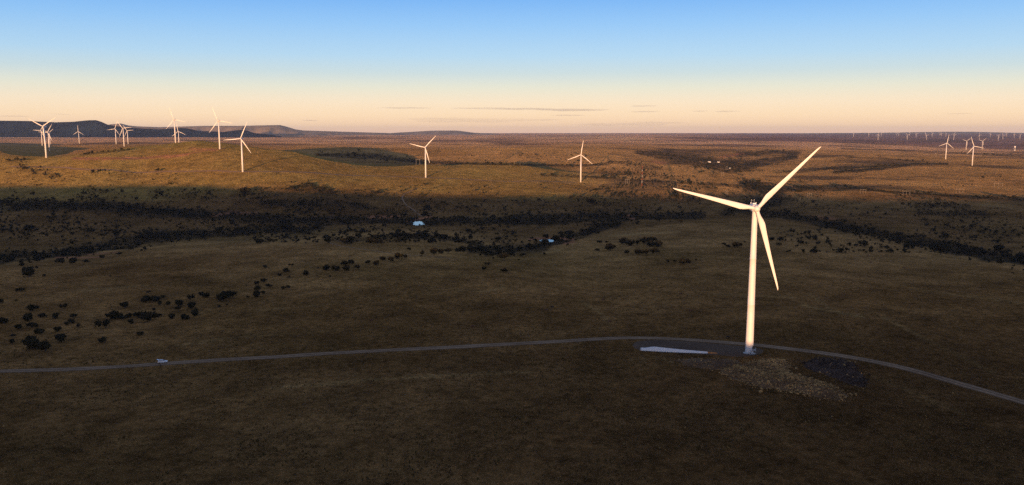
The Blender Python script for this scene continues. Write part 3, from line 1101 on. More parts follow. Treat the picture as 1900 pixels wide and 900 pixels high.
TG = 'white wind turbines standing on the grassland'
turbine_at(1390, 655.5, 386, 46.4, 'largest white wind turbine, sunlit beside the gravel road with rock heaps at its foot', TG, True)
turbine_at(450.5, 319, 257, 65, 'white wind turbine on the hillside track, one blade pointing level to the left', TG, rmin=1300)
turbine_at(790, 329.5, 273.5, 46, 'lone white wind turbine on the sunlit slope near the middle, straight above the bright pond', TG, rmin=1300)
turbine_at(1077.5, 338, 287, 81, 'lone white wind turbine on the sunlit slope just left of the red and white mast', TG, rmin=1300)
turbine_at(408, 276.8, 224, 111, 'white wind turbine on the right shoulder of the grassy hilltop, ending the red track', TG, rmin=1300)
turbine_at(86, 292.8, 234.5, 152, 'tallest and nearest white wind turbine of the far left cluster', TG, rmin=1300)
turbine_at(78.6, 270.6, 242, 177, 'small white wind turbine just left of the tallest one in the far left cluster', TG, rmin=1300)
turbine_at(92, 280.2, 245.5, 57, 'mid-sized white wind turbine just right of the tallest one of the far left cluster', TG, rmin=1300)
turbine_at(93.4, 268.8, 246, 36, 'smallest white wind turbine of the far left cluster, hidden behind its right-hand neighbour', TG, rmin=1300)
turbine_at(147.3, 266.6, 244, 90, 'lone small white wind turbine before the dark mountain with one blade straight up', TG, rmin=1300)
turbine_at(215.7, 267.5, 239, 188, 'left one of three white turbines standing close together before the dark mountain', TG, rmin=1300)
turbine_at(230.5, 271.8, 238, 6, 'tallest and middle one of three white turbines close together before the dark mountain', TG, rmin=1300)
turbine_at(237.8, 267.2, 242.3, 4, 'right and shortest one of three white turbines close together before the dark mountain', TG, rmin=1300)
turbine_at(325, 264, 221.7, 108, 'taller white wind turbine of the pair rising from behind the grassy hilltop', TG, d=2520)
turbine_at(331.3, 264, 243.7, 97, 'shorter white wind turbine of the pair rising from behind the grassy hilltop', TG, d=4000)
turbine_at(1754.5, 295.6, 265.5, 81, 'leftmost white wind turbine of the four on the right-hand plain, one blade nearly straight up', TG, rmin=1300)
turbine_at(1803.7, 307.2, 271.5, 110, 'nearest and largest white wind turbine of the four on the right-hand plain', TG, rmin=1300)
turbine_at(1792.3, 278.9, 261.7, 38, 'small white wind turbine just behind the largest of the four on the right-hand plain', TG, rmin=1300)
turbine_at(1822, 277.6, 261.7, 44, 'rightmost small white wind turbine of the four on the right-hand plain', TG, rmin=1300)
ORD = ['first', 'second', 'third', 'fourth', 'fifth', 'sixth', 'seventh', 'eighth', 'ninth', 'tenth', 'eleventh', 'twelfth', 'thirteenth', 'fourteenth', 'fifteenth', 'sixteenth',
       'seventeenth', 'eighteenth', 'nineteenth', 'twentieth', 'twenty-first', 'twenty-second', 'twenty-third', 'twenty-fourth', 'twenty-fifth', 'twenty-sixth']
far = [(130, 165), (290, 160), (385, 195), (420, 158), (580, 150), (600, 153), (688, 195), (712, 150), (780, 165), (875, 152), (888, 195), (947, 160), (1027, 152), (1043, 157),
       (1090, 162), (1170, 195), (1180, 157), (1437, 192), (1550, 165), (1632, 200), (1680, 190), (1715, 162), (1797, 170), (1857, 188)]
far.sort()
for i, (a, b_) in enumerate(far):
    x, y, z = pick1(1560 + a / 5.588, 225 + b_ / 5.588, 9000)
    turbine((x, y, z - 1), random.uniform(0, 120), 1.0, 'tiny pale wind turbine in the far row on the right horizon, %s from the left' % ORD[i], 'far row of turbines on the right horizon')

# the spare blade lying on the pad
x0, y0, z0 = pick1(1189, 652)
x1, y1, z1 = pick1(1336, 660)
dv = Vector((x1 - x0, y1 - y0, 0)).normalized()
bl = empty('turbine_blade', (x0, y0, z0))
tag(bl, 'white turbine blade lying on the dark pad, its narrow broken tip showing orange', 'turbine blade')
rings = blade_sections(43.0, 20, 26)
Lb = math.hypot(x1 - x0, y1 - y0)
k = Lb / 43.0
def lay(ring, grow=1.0):
    out = []
    for p in ring:
        # leading edge rests on the ground, trailing edge up; the flat side faces the track below
        X = dv * ((p[2] - 1.1) * k)
        up = 1.0 + 0.80 * (0.10 - p[0])
        side = p[1] + 0.62 * (0.95 - p[0])
        q = X + Vector((-dv.y, dv.x, 0)) * (side * grow) + Vector((0, 0, (up - 1.1) * grow + 1.1))
        q.z += float(ground_z(x0 + X.x, y0 + X.y)) - z0
        out.append(tuple(q))
    return out
cut = len(rings) - 6
bm = bmesh.new()
add_rings(bm, [lay(r) for r in rings[:cut + 1]])
link_mesh('shell', bm_mesh('shell', bm, True), M_WHITE, bl)
bm = bmesh.new()
tip = [lay(r) for r in rings[cut:]]
tip[0] = [tuple(np.array(p) * .8 + np.array(tip[0]).mean(0) * .2) for p in tip[0]]
add_rings(bm, tip)
tg = link_mesh('broken_tip', bm_mesh('broken_tip', bm, True), M_RUST, bl)
tg['label'] = 'bare orange broken tip'
for fr in (.68,):
    i = int(len(rings) * fr)
    bm = bmesh.new()
    a_, b2 = lay(rings[i], 1.03), lay(rings[i], 1.03)
    b2 = [tuple(Vector(p) + dv * .35) for p in b2]
    add_rings(bm, [a_, b2])
    link_mesh('strap', bm_mesh('strap', bm), M_DARK, bl)
bm = bmesh.new()
ring0 = lay(rings[0])
c0 = np.array(ring0).mean(0)
add_rings(bm, [[tuple(np.array(p) * 1.03 - c0 * .03 - np.array(dv) * .3) for p in ring0], [tuple(np.array(p) * 1.03 - c0 * .03 + np.array(dv) * .15) for p in ring0]])
link_mesh('root_flange', bm_mesh('root_flange', bm, True), M_CONC, bl)



def ico(sub):
    bm = bmesh.new()
    bmesh.ops.create_icosphere(bm, subdivisions=sub, radius=1)
    v = np.array([p.co[:] for p in bm.verts])
    f = np.array([[q.index for q in p.verts] for p in bm.faces])
    bm.free()
    return v, f


ICO2, ICO1 = ico(2), ico(1)


def crown_np(seed, n_leaf, n_blob, base, leaf, flat=0.62, trailing=0.0):
    """unit-wide bush crown: several ragged clumps with leaf clusters through and around them"""
    g = np.random.default_rng(seed)
    V, Fs = [], []
    off = 0
    cs = []
    for i in range(n_blob):
        a = g.uniform(0, 2 * math.pi)
        rr = g.uniform(0.05, 0.36) if i else 0
        c = np.array([rr * math.cos(a), rr * math.sin(a), flat * g.uniform(.34, .62)])
        s = np.array([g.uniform(.12, .24), g.uniform(.12, .24), flat * g.uniform(.20, .36)])
        cs.append((c, s))
        v, f = base
        w = v * (1 + 0.30 * g.standard_normal((len(v), 1)).clip(-1.4, 1.4)) * s * .82 + c
        w[:, 2] = w[:, 2].clip(0.03)
        V.append(w); Fs.append(f + off); off += len(w)
    for i in range(n_leaf):
        c, s = cs[g.integers(n_blob)]
        d = g.standard_normal(3)
        d /= np.linalg.norm(d)
        p = c + d * s * g.uniform(.85, 1.35)
        p[2] = max(p[2], .04)
        a, b = g.standard_normal(3), g.standard_normal(3)
        a /= np.linalg.norm(a)
        b -= a * (a @ b); b /= np.linalg.norm(b)
        sz = leaf * g.uniform(.6, 1.5)
        V.append(np.array([p + a * sz, p + b * sz * .6, p - a * sz * .8, p - b * sz * .7]))
        Fs.append(np.array([[0, 1, 2], [0, 2, 3]]) + off); off += 4
    return np.concatenate(V), np.concatenate(Fs)


def trunk_mesh(seed):
    g = random.Random(seed)
    bm = bmesh.new()
    add_tube(bm, (0, 0, -.06), (0.01, 0, .14), .035, .028, 6)
    for i in range(4):
        a = i * 1.6 + g.uniform(0, .8)
        m_ = Vector((.1 * math.cos(a), .1 * math.sin(a), .24))
        add_tube(bm, (0, 0, .12), m_, .022, .016, 5)
        add_tube(bm, m_, (.24 * math.cos(a + .2), .24 * math.sin(a + .2), g.uniform(.36, .5)), .016, .006, 5)
    return bm_mesh('trunk', bm)


CROWNS = []
for i in range(10):
    v, f = crown_np(100 + i, 230 if i < 8 else 120, 6 + i % 4 if i < 8 else 3, ICO2, 0.05 if i < 8 else .045, flat=.50 + .05 * (i % 4))
    CROWNS.append((mesh_np('crown', v, f), trunk_mesh(i)))
for c_, t_ in CROWNS:
    c_.materials.append(M_LEAF)
    t_.materials.append(M_BARK)
LOW = [crown_np(200 + i, 26, 3, ICO1, 0.075, flat=.6 + .04 * (i % 3)) for i in range(8)]

# hand-placed bushes: (phrase, [(column, row of the foot, width in survey pixels)])
CLUSTERS = [
    ('at the left edge above the gravel road',
     [(38, 541, 14), (3, 562, 12), (30, 558, 5), (59, 577, 19), (120, 572, 15), (78, 589, 14), (102, 592, 16), (136, 591, 16), (51, 596, 22), (6, 601, 16), (60, 608, 18)]),
    ('in the lowest left group above the road',
     [(37, 611, 14), (133, 600, 14), (124, 603, 9), (146, 608, 13), (107, 615, 15), (76, 620, 18), (24, 626, 10), (22, 637, 11), (59, 648, 34), (111, 634, 24), (85, 651, 25), (190, 636, 18), (260, 622, 13)]),
    ('at the left end of the plateau gully thicket',
     [(196, 609, 28), (210, 592, 22), (222, 592, 18), (228, 594, 14), (268, 561, 20), (287, 560, 19), (276, 543, 7), (234, 571, 17), (259, 589, 22), (240, 589, 12), (287, 577, 9), (276, 596, 28), (245, 600, 14)]),
    ('in the middle of the plateau gully thicket',
     [(297, 567, 13), (311, 566, 11), (318, 591, 15), (294, 588, 10), (301, 553, 9), (382, 552, 16), (373, 548, 10), (353, 557, 17), (354, 572, 18), (336, 568, 17), (331, 577, 14), (363, 586, 19), (343, 593, 17)]),
    ('at the right end of the plateau gully thicket',
     [(425, 552, 26), (412, 558, 24), (407, 570, 7), (421, 566, 5), (459, 553, 8), (490, 523, 12), (475, 528, 10), (498, 534, 14), (476, 539, 14), (477, 551, 17), (488, 545, 9), (526, 536, 9), (535, 534, 9)]),
    ('on open grass right of the gully thicket',
     [(492, 497, 8), (542, 494, 11), (530, 505, 12), (518, 512, 8), (536, 516, 6), (569, 511, 13), (604, 501, 15), (590, 498, 4), (613, 514, 5)]),
    ('in the lower half of the mid-plateau row',
     [(623, 502, 18), (644, 502, 16), (665, 500, 14), (641, 492, 13), (653, 490, 13), (683, 490, 13), (698, 492, 15), (710, 483, 11), (725, 485, 13), (739, 480, 15), (752, 478, 9)]),
    ('in the upper half of the mid-plateau row',
     [(781, 476, 4), (783, 473, 15), (806, 471, 17), (819, 471, 12), (832, 470, 15), (850, 467, 12), (859, 467, 14), (759, 464, 8), (643, 452, 18), (688, 451, 17)]),
    ('on open grass below the half-hidden pond',
     [(897, 501, 9), (906, 493, 12), (935, 505, 11), (962, 483, 4), (935, 483, 20), (954, 475, 6), (1010, 472, 5)]),
    ('in the upper clump on the plateau brow',
     [(1112, 451, 9), (1125, 450, 6), (1156, 453, 18), (1169, 456, 18), (1182, 455, 18), (1196, 452, 18), (1207, 451, 18), (1217, 448, 10), (1209, 458, 18), (1222, 458, 20)]),
    ('in the lower clump on the plateau brow',
     [(1108, 466, 9), (1132, 465, 20), (1163, 470, 10), (1183, 472, 16), (1198, 473, 18), (1213, 470, 16)]),
    ('in the lone clump below the brow clumps',
     [(1240, 486, 8), (1252, 487, 9), (1268, 490, 15), (1276, 488, 12), (1292, 483, 5)]),
    ('in the low clump against the turbine tower',
     [(1344, 455, 8), (1351, 459, 10), (1364, 459, 16), (1375, 458, 12), (1382, 450, 4)]),
    ('just below the left valley thicket',
     [(54, 514, 27), (55, 503, 13), (69, 498, 7), (83, 513, 7), (42, 494, 10), (134, 490, 15), (137, 484, 10), (115, 488, 11), (104, 488, 11), (159, 487, 10), (191, 479, 10), (222, 474, 10), (205, 513, 4)]),
    ('alone right of the large turbine below its hanging blade root', [(1432, 446, 9)]),
]
hand = []
for ph, lst in CLUSTERS:
    x, y, z = pick([a[0] for a in lst], [a[1] for a in lst])
    order = sorted(range(len(lst)), key=lambda i: (lst[i][0], lst[i][1]))
    rank = {i: n for n, i in enumerate(order)}
    for i, (px, py, w) in enumerate(lst):
        wm = w / F_PX * math.hypot(y[i], CAM_Z - z[i]) * 1.28
        size = 'big' if w >= 19 else 'middling' if w >= 12 else 'small'
        hand.append((x[i], y[i], z[i], wm, '%s dark bush %s, %s from left' % (size, ph, ORD[rank[i]]) if len(lst) > 1 else 'dark bush ' + ph, 'bushes on the near plateau'))

# loose and thicket bushes
bx, by, bs, breg = [], [], [], []
REGN = ['in the upper valley thicket', 'in the lower left valley thicket', 'in the broken valley edge thicket', 'round the half-hidden pond',
        'in the ravine behind the large turbine', 'in the right-hand valley thicket', 'in the hollow with white houses', 'in the hollow with white houses']
for bi, (w, pts) in enumerate(BANDS):
    a = np.array(pts, float)
    seg = np.hypot(np.diff(a[:, 0]), np.diff(a[:, 1]))
    hm = (a[1:, 2] + a[:-1, 2]) / 2
    for k_, (p, q) in enumerate(zip(a, a[1:])):
        rowsz = (hm[k_] + 1)
        dy_ = max((p[1] + q[1]) / 2 - 244, 12)
        per = (dy_ / 160.0) ** 1.6 * 20 + 4                 # picture area one bush fills
        n = int(seg[k_] * 2 * hm[k_] * w / per * 1.35) + 1
        t = RNG.uniform(0, 1, n)
        off = RNG.normal(0, .6, n).clip(-1.7, 1.7)
        bx.append(p[0] + t * (q[0] - p[0]) + RNG.normal(0, 1.5, n))
        by.append(p[1] + t * (q[1] - p[1]) + off * (p[2] + t * (q[2] - p[2])))
        bs.append(RNG.lognormal(math.log(6.6), .38, n))
        breg.append(np.full(n, bi))
for x0_, x1_, y0_, y1_, n in SCATTER:
    px = RNG.uniform(x0_, x1_, n * 4)
    py = RNG.uniform(y0_, y1_, n * 4)
    keep = (fbm(px, py * 3, 60, 3, 15) * 1.3 + RNG.uniform(-.5, .5, n * 4)) > 0.02
    n = int(n * 1.5)
    px, py = px[keep][:n], py[keep][:n]
    bx.append(px); by.append(py)
    bs.append(RNG.lognormal(math.log(4.6), .45, len(px)))
    breg.append(np.full(len(px), 99))
bx, by, bs, breg = map(np.concatenate, (bx, by, bs, breg))
wx, wy, wz = pick(bx, by)
dd = np.hypot(wx, wy)
# keep thickets off the plateau brow and off the water
ok = (wy > 780) & (dd < 9000)
for pi_, (ox, oy, zc) in enumerate(pond_geo):
    mx_, my_ = np.mean(ox), np.mean(oy)
    ok &= np.hypot((wx - mx_) / ((max(ox) - min(ox)) / 2), (wy - my_) / ((max(oy) - min(oy)) / 2)) > np.where((wy < my_) & (pi_ == 1), .35, .92)
rx_, ry_, rz_, rs_, rr_, rd_ = wx[ok], wy[ok], wz[ok], bs[ok], breg[ok], dd[ok]
show = rs_ / rd_
order = np.argsort(-show)
n_ind = max(0, 300 - len(hand))
single, rest = order[:n_ind], order[n_ind:]
print('bushes', len(hand), len(order))
things = list(hand)
for i in single:
    ph = REGN[rr_[i]] if rr_[i] < 8 else ('on shaded grass between the thickets' if ry_[i] < 1900 else 'on the slope beyond the valley')
    pxi = float(project(rx_[i], ry_[i], rz_[i])[0])
    side = 'far left' if pxi < 240 else 'left' if pxi < 480 else 'left of centre' if pxi < 800 else 'centre' if pxi < 1010 else 'right of centre' if pxi < 1350 else 'right' if pxi < 1650 else 'far right'
    things.append((rx_[i], ry_[i], rz_[i], rs_[i], 'large dark bush ' + ph + ', ' + side, 'bushes ' + ph))
seen = {}
for k_ in sorted(range(len(things)), key=lambda q: float(project(*things[q][:3])[0])):
    seen.setdefault(things[k_][4], []).append(k_)
for lab, ks in seen.items():
    if len(ks) > 1:
        for r_, k_ in enumerate(ks):
            o_ = ORD[r_] if r_ < len(ORD) else None
            if o_:
                things[k_] = things[k_][:4] + (lab + ', ' + o_ + ' from left', things[k_][5])
for n, (x, y, z, w, lab, grp) in enumerate(things):
    cm, tm = CROWNS[n * 7 % 10]
    tall = random.uniform(.85, 1.15)
    b = empty('thorn_bush', (x, y, z), random.uniform(0, 6.28), (w, w, w * tall))
    tag(b, lab, 'bush', grp)
    link_mesh('crown', cm, None, b)
    link_mesh('trunk', tm, None, b)
VV, FF, off = [], [], 0
for n, i in enumerate(rest):
    v, f = LOW[n % 8]
    a = RNG.uniform(0, 6.28)
    c_, s_ = math.cos(a), math.sin(a)
    w = rs_[i] * 1.1
    VV.append(np.c_[v[:, 0] * c_ - v[:, 1] * s_, v[:, 0] * s_ + v[:, 1] * c_, v[:, 2] * RNG.uniform(.8, 1.15)] * w + [rx_[i], ry_[i], rz_[i] - .1])
    FF.append(f + off)
    off += len(v)
o = link_mesh('scrub', mesh_np('scrub', np.concatenate(VV), np.concatenate(FF)), M_LEAF)
tag(o, 'dark scrub filling the valley and dotting the slopes', kind='stuff')


# heaps of excavated rock beside the road


def in_poly(x, y, poly):
    ins = np.zeros(x.shape, bool)
    n = len(poly)
    for i in range(n):
        x0, y0 = poly[i]
        x1, y1 = poly[(i + 1) % n]
        c = ((y0 > y) != (y1 > y)) & (x < (x1 - x0) * (y - y0) / (y1 - y0 + 1e-12) + x0)
        ins ^= c
    return ins


def edge_dist(x, y, poly):
    best = np.full(x.shape, 1e9)
    n = len(poly)
    for i in range(n):
        p, q = np.array(poly[i]), np.array(poly[(i + 1) % n])
        ab = q - p
        t = np.clip(((x - p[0]) * ab[0] + (y - p[1]) * ab[1]) / (ab @ ab), 0, 1)
        best = np.minimum(best, np.hypot(x - p[0] - t * ab[0], y - p[1] - t * ab[1]))
    return best


def rock_np(seed, base=ICO1):
    g = np.random.default_rng(seed)
    v, f = base
    w = v.copy()
    for _ in range(7):                                   # knock flat facets into it
        d = g.standard_normal(3); d /= np.linalg.norm(d)
        h = w @ d
        w -= np.outer(np.maximum(h - g.uniform(.28, .6), 0), d)
    w *= [1, g.uniform(.65, 1), g.uniform(.55, .85)]
    return w / np.abs(w).max(), f


ROCKS = [rock_np(300 + i) for i in range(10)]


def stone_mat(name, c0, c1):
    m = road_material(name, c0, c1, 0.55)
    nt = m.node_tree
    for n_ in nt.nodes:
        if n_.type == 'VECT_MATH':
            for l in list(n_.inputs[3].links):
                nt.links.remove(l)
            n_.inputs[3].default_value = 1.0
    return m


M_STONE = stone_mat('tan_sandstone', (0.105, 0.058, 0.025), (0.54, 0.325, 0.125))
M_SOILD = stone_mat('grey_rubble_soil', (0.080, 0.045, 0.023), (0.165, 0.096, 0.046))
M_SHALE = stone_mat('dark_shale', (0.034, 0.022, 0.017), (0.085, 0.055, 0.042))


def heap(name, label, poly_px, h_max, slope, n_rock, size, m_soil, m_rock, bumps, seed, light_share=0.0):
    x, y, z = pick([p[0] for p in poly_px], [p[1] for p in poly_px])
    poly = list(zip(x.tolist(), y.tolist()))
    g = 0.9
    X, Y = np.meshgrid(np.arange(x.min() - 1, x.max() + 1, g), np.arange(y.min() - 1, y.max() + 1, g), indexing='ij')
    ins = in_poly(X, Y, poly)
    e = np.where(ins, edge_dist(X, Y, poly), 0)
    e = np.maximum(e + 2.2 * (fbm(X, Y, 7, 3, seed + 9) - 0.25), 0) * ins
    ins = ins & (e > 0)
    bump = 0.55 + 0.75 * fbm(X, Y, bumps, 3, seed)
    H = np.where(ins, np.minimum(h_max, e * slope) * np.clip(bump, .25, 1.4) + .22 * np.abs(fbm(X, Y, 1.6, 2, seed + 4)) * (e > .6), -0.15)
    Z = ground_z(X, Y) + H
    n, k = X.shape
    ii = np.arange(n * k).reshape(n, k)
    any_in = ins[:-1, :-1] | ins[1:, :-1] | ins[:-1, 1:] | ins[1:, 1:]
    q = np.stack([ii[:-1, :-1], ii[1:, :-1], ii[1:, 1:], ii[:-1, 1:]], -1)[any_in]
    root = empty(name, (float(x.mean()), float(y.mean()), float(z.mean())))
    tag(root, label, 'rock heap')
    O = np.array(root.location)
    link_mesh('mound', mesh_np('mound', np.c_[X.ravel(), Y.ravel(), Z.ravel()] - O, q, False), m_soil, root)
    gg = np.random.default_rng(seed)
    rx = gg.uniform(x.min(), x.max(), n_rock * 4)
    ry = gg.uniform(y.min(), y.max(), n_rock * 4)
    good = in_poly(rx, ry, poly)
    rx, ry = rx[good][:n_rock], ry[good][:n_rock]
    rx = rx + gg.normal(0, 1.6, len(rx)); ry = ry + gg.normal(0, 1.6, len(ry))
    i = np.clip(((rx - X[0, 0]) / g).astype(int), 0, n - 1)
    j = np.clip(((ry - Y[0, 0]) / g).astype(int), 0, k - 1)
    rz = np.where(ins[i, j], Z[i, j], ground_z(rx, ry))
    for part, sel in (('rubble', gg.uniform(0, 1, len(rx)) >= light_share), ('pale_stones', None)):
        if sel is None:
            if not light_share: continue
            idxs = np.where(~prev)[0]
        else:
            prev = sel
            idxs = np.where(sel)[0]
        VV, FF, off = [], [], 0
        for c, r_ in enumerate(idxs):
            v, f = ROCKS[(c + int(seed)) % 10]
            s = min(size * gg.lognormal(0, .5), size * 3.2)
            a = gg.uniform(0, 6.28)
            c_, s_ = math.cos(a), math.sin(a)
            VV.append(np.c_[v[:, 0] * c_ - v[:, 1] * s_, v[:, 0] * s_ + v[:, 1] * c_, v[:, 2]] * s + [rx[r_], ry[r_], rz[r_] + s * .25] - O)
            FF.append(f + off); off += len(v)
        oo = link_mesh(part, mesh_np(part, np.concatenate(VV), np.concatenate(FF)), m_rock if part == 'rubble' else M_STONE, root)
        oo['kind'] = 'stuff'
    return root


heap('rock_heap', 'broad heap of tan broken rock below the large turbine',
     [(1336, 689), (1357, 678), (1379, 675), (1404, 669), (1432, 667), (1455, 669), (1470, 678), (1468, 690), (1490, 699), (1514, 707), (1547, 716), (1562, 725), (1573, 734), (1570, 744), (1548, 744),
      (1522, 739), (1497, 733), (1471, 728), (1440, 724), (1414, 719), (1384, 713), (1358, 703)], 2.6, .36, 4200, 0.29, M_SOILD, M_STONE, 14, 401)
heap('rock_heap', 'dark heap of blackish shale right of the tan rocks, next to the road',
     [(1486, 673), (1505, 666), (1525, 664), (1547, 665), (1570, 668), (1584, 675), (1596, 686), (1606, 699), (1613, 712), (1606, 721), (1584, 716), (1556, 704), (1530, 695), (1505, 687), (1490, 680)],
     3.2, .5, 1300, 0.28, M_SHALE, M_SHALE, 10, 421, 0.12)
heap('rock_heap', 'low grassy spoil bank left of the large turbine under the lying blade',
     [(1250, 668), (1290, 664), (1340, 666), (1375, 668), (1372, 678), (1340, 688), (1310, 686), (1276, 680)], 1.2, .22, 260, 0.25, M_SOILD, M_STONE, 12, 441)
for i, (px, py, w, lab) in enumerate([
        (1411, 729, 8, 'square tan boulder lying alone just below the tan rock heap'), (1479.5, 731.5, 8.5, 'blocky tan boulder at the lower edge of the tan rock heap'),
        (1556, 695, 6.5, 'pale boulder on the lower edge of the dark shale heap'), (1511, 718.5, 7, 'pale boulder sitting near the top right of the tan rock heap'),
        (1454, 673, 7, 'pale boulder at the upper edge of the tan rock heap, below the road'), (1335, 692, 5, 'pale boulder at the left point of the tan rock heap'),
        (1154, 743, 4.5, 'small pale boulder alone on the grass below the lying blade'), (1179, 777, 4.5, 'small pale boulder alone in the grass at the bottom, right of centre')]):
    x, y, z = pick1(px, py)
    v, f = rock_np(500 + i, ICO2)
    s = w / F_PX * y / 2
    o = link_mesh('boulder', mesh_np('boulder', v * s, f), M_STONE)
    o.location = (x, y, z + s * (.35 if i not in (3, 4) else 1.6))
    o.rotation_euler = (0, 0, i * 1.3)
    tag(o, lab, 'boulder', 'boulders round the rock heaps')

# loose stones and tussocks in the near grass: nobody could count them
gN = np.random.default_rng(77)
n = 900
px = gN.uniform(-30, 1930, n); py = 470 + (900 - 470) * gN.uniform(0, 1, n) ** .8
px[:260] = gN.normal(1700, 130, 260); py[:260] = gN.normal(690, 70, 260)
x, y, z = pick(px, np.clip(py, 470, 960))
VV, FF, off = [], [], 0
for i in range(n):
    v, f = ROCKS[i % 10]
    s = min(0.15 * gN.lognormal(0, .5), .5)
    VV.append(v * s + [x[i], y[i], z[i] + s * .2]); FF.append(f + off); off += len(v)
o = link_mesh('loose_stones', mesh_np('loose_stones', np.concatenate(VV), np.concatenate(FF)), M_STONE)
tag(o, 'small pale stones strewn over the near grass', kind='stuff')
n = 42000
px = gN.uniform(-60, 1960, n); py = gN.uniform(412, 980, n)
x, y, z = pick(px, py)
keep = (y < 1150) & (fbm(x, y, 30, 3, 91) + gN.uniform(-.4, .4, n) > -.1)
L0, w0 = ROAD_LINES[0]
for i0 in range(0, len(x), 4000):
    q = slice(i0, i0 + 4000)
    keep[q] &= np.hypot(x[q, None] - L0[None, ::2, 0], y[q, None] - L0[None, ::2, 1]).min(1) > w0 * .62
keep &= ~in_poly(x, y, pad_poly)
x, y, z = x[keep], y[keep], z[keep]
n = len(x)
a = gN.uniform(0, 6.28, n)
h_ = gN.uniform(.25, .75, n); w_ = gN.uniform(.2, .6, n)
V = np.empty((n, 8, 3))
for q in range(2):                                       # two crossed ragged blades fans per tussock
    ca_, sa_ = np.cos(a + q * 1.5), np.sin(a + q * 1.5)
    for k_, (lx, lz) in enumerate(((-.5, 0), (.5, 0), (.75, 1), (-.75, .85))):
        V[:, q * 4 + k_, 0] = x + ca_ * lx * w_
        V[:, q * 4 + k_, 1] = y + sa_ * lx * w_
        V[:, q * 4 + k_, 2] = z + lz * h_ - .05
fq = (np.arange(n)[:, None, None] * 8 + np.array([[0, 1, 2, 3], [4, 5, 6, 7]])[None]).reshape(-1, 4)
me_t = mesh_np('grass_tussocks', V.reshape(-1, 3), fq)
tc_ = np.array([[.10, .065, .030], [.16, .105, .045], [.24, .165, .065], [.075, .062, .024]])[gN.choice(4, n, p=[.4, .3, .1, .2])]
ca = me_t.color_attributes.new('Col', 'FLOAT_COLOR', 'POINT')
ca.data.foreach_set('color', np.repeat(np.c_[tc_, np.ones(n)], 8, 0).astype(np.float32).ravel())
m, nt, b = mat_new('tussock_straw')
b.inputs['Roughness'].default_value = 1; b.inputs['Specular IOR Level'].default_value = 0
at = N(nt, 'ShaderNodeAttribute', attribute_name='Col')
nt.links.new(at.outputs['Color'], b.inputs['Base Color'])
tag(link_mesh('grass_tussocks', me_t, m), 'dry grass tussocks covering the near plateau', kind='stuff')

# cattle
cow_v = [(0, 0, 1.05), (.55, 0, 1.08), (1.0, 0, 1.12), (1.35, 0, 1.05), (1.6, 0, .7), (1.85, 0, .38), (-.42, 0, 1.12), (-.6, 0, .95), (-.62, 0, .5)]
cow_r = [.36, .40, .34, .18, .13, .09, .30, .05, .03]
cow_e = [(0, 1), (1, 2), (2, 3), (3, 4), (4, 5), (0, 6), (6, 7), (7, 8)]
for hx, j in ((.95, 2), (-.35, 6)):
    for s in (-.2, .2):
        k = len(cow_v)
        bend = .06 if hx > 0 else -.09
        cow_v += [(hx, s, .78), (hx + bend * -.4, s, .42), (hx, s, .02)]
        cow_r += [.13, .07, .055]
        cow_e += [(j, k), (k, k + 1), (k + 1, k + 2)]
ME_COW = skin_mesh('cow', cow_v, cow_e, cow_r, 0, 1)
M_COWB = simple_mat('black_hide', (0.012, 0.010, 0.010), .7)
M_COWR = simple_mat('red_brown_hide', (0.075, 0.022, 0.014), .7, var=.3, scale=2)
ME_COW.materials.append(M_COWR)
ME_COWB = ME_COW.copy()
ME_COWB.materials.clear()
ME_COWB.materials.append(M_COWB)
for i, (px, py, blk, lab) in enumerate([
        (1012, 577.5, 0, 'left one of two brown cows close together on the plateau left of the large turbine'), (1026, 571.5, 1, 'black cow just right of a brown cow on the open plateau, middle right'),
        (1118, 558, 0, 'red-brown cow grazing alone on the plateau above the curve of the road'), (1130, 599, 0, 'red-brown cow nearest the top of the road bend'),
        (1283, 578.5, 0, 'red-brown cow grazing between the road and the left blade of the large turbine'), (1264, 547, 0, 'red-brown cow grazing below the small bush clump left of the large turbine'),
        (1349, 628, 1, 'black cow standing just above the road left of the large turbine foot'), (878, 608, 0, 'dark brown cow grazing above the middle of the road'),
        (690, 597, 0, 'red-brown cow grazing alone below the hedge-like bush row'), (1611, 475, 0, 'uppermost of three tiny brown cows right of the large turbine'),
        (1624, 482, 0, 'middle one of three tiny brown cows right of the large turbine'), (1617, 488, 0, 'lowest of three tiny brown cows right of the large turbine'),
        (1676, 498, 0, 'tiny brown cow right of the group of three on the right slope'), (1436, 523, 0, 'brown cow just beside the lowest blade of the large turbine'),
        (1745, 473, 1, 'tiny black cow below the right-hand thicket'), (1880, 508, 1, 'rightmost tiny black cow below the thicket at the right edge')]):
    x, y, z = pick1(px, py)
    o = link_mesh('cow', ME_COWB if blk else ME_COW)
    o.location = (x, y, z - .02)
    o.rotation_euler = (0, 0, random.choice((0, math.pi)) + random.uniform(-.5, .5))
    o.scale = (1.15,) * 3
    tag(o, lab, 'cow', 'cattle grazing on the plateau')

# white car with its tailgate up, and a person beside it
M_CARW = simple_mat('white_car_paint', (0.78, 0.80, 0.82), 0.25, spec=.5)
M_GLASS = simple_mat('dark_car_glass', (0.015, 0.02, 0.024), 0.05, spec=.6)
M_TYRE = simple_mat('tyre_rubber', (0.02, 0.02, 0.02), 0.85)
M_RIM = simple_mat('alloy_rim', (0.5, 0.5, 0.52), 0.3, .8)
M_LENS = simple_mat('clear_lens', (0.7, 0.72, 0.75), 0.1)
M_RED = simple_mat('red_lens', (0.35, 0.02, 0.02), 0.2)
cx0, cy0, cz0 = pick1(302, 673.2)
hd = np.diff(smooth_line(*[np.array(v) for v in pick([290, 315], [675.4, 673.9])[:2]], 2), axis=0)[0]
car = empty('parked_car', (cx0, cy0, cz0 + .12), math.atan2(hd[1], hd[0]))
tag(car, 'white hatchback car parked on the gravel road with its tailgate open', 'car')
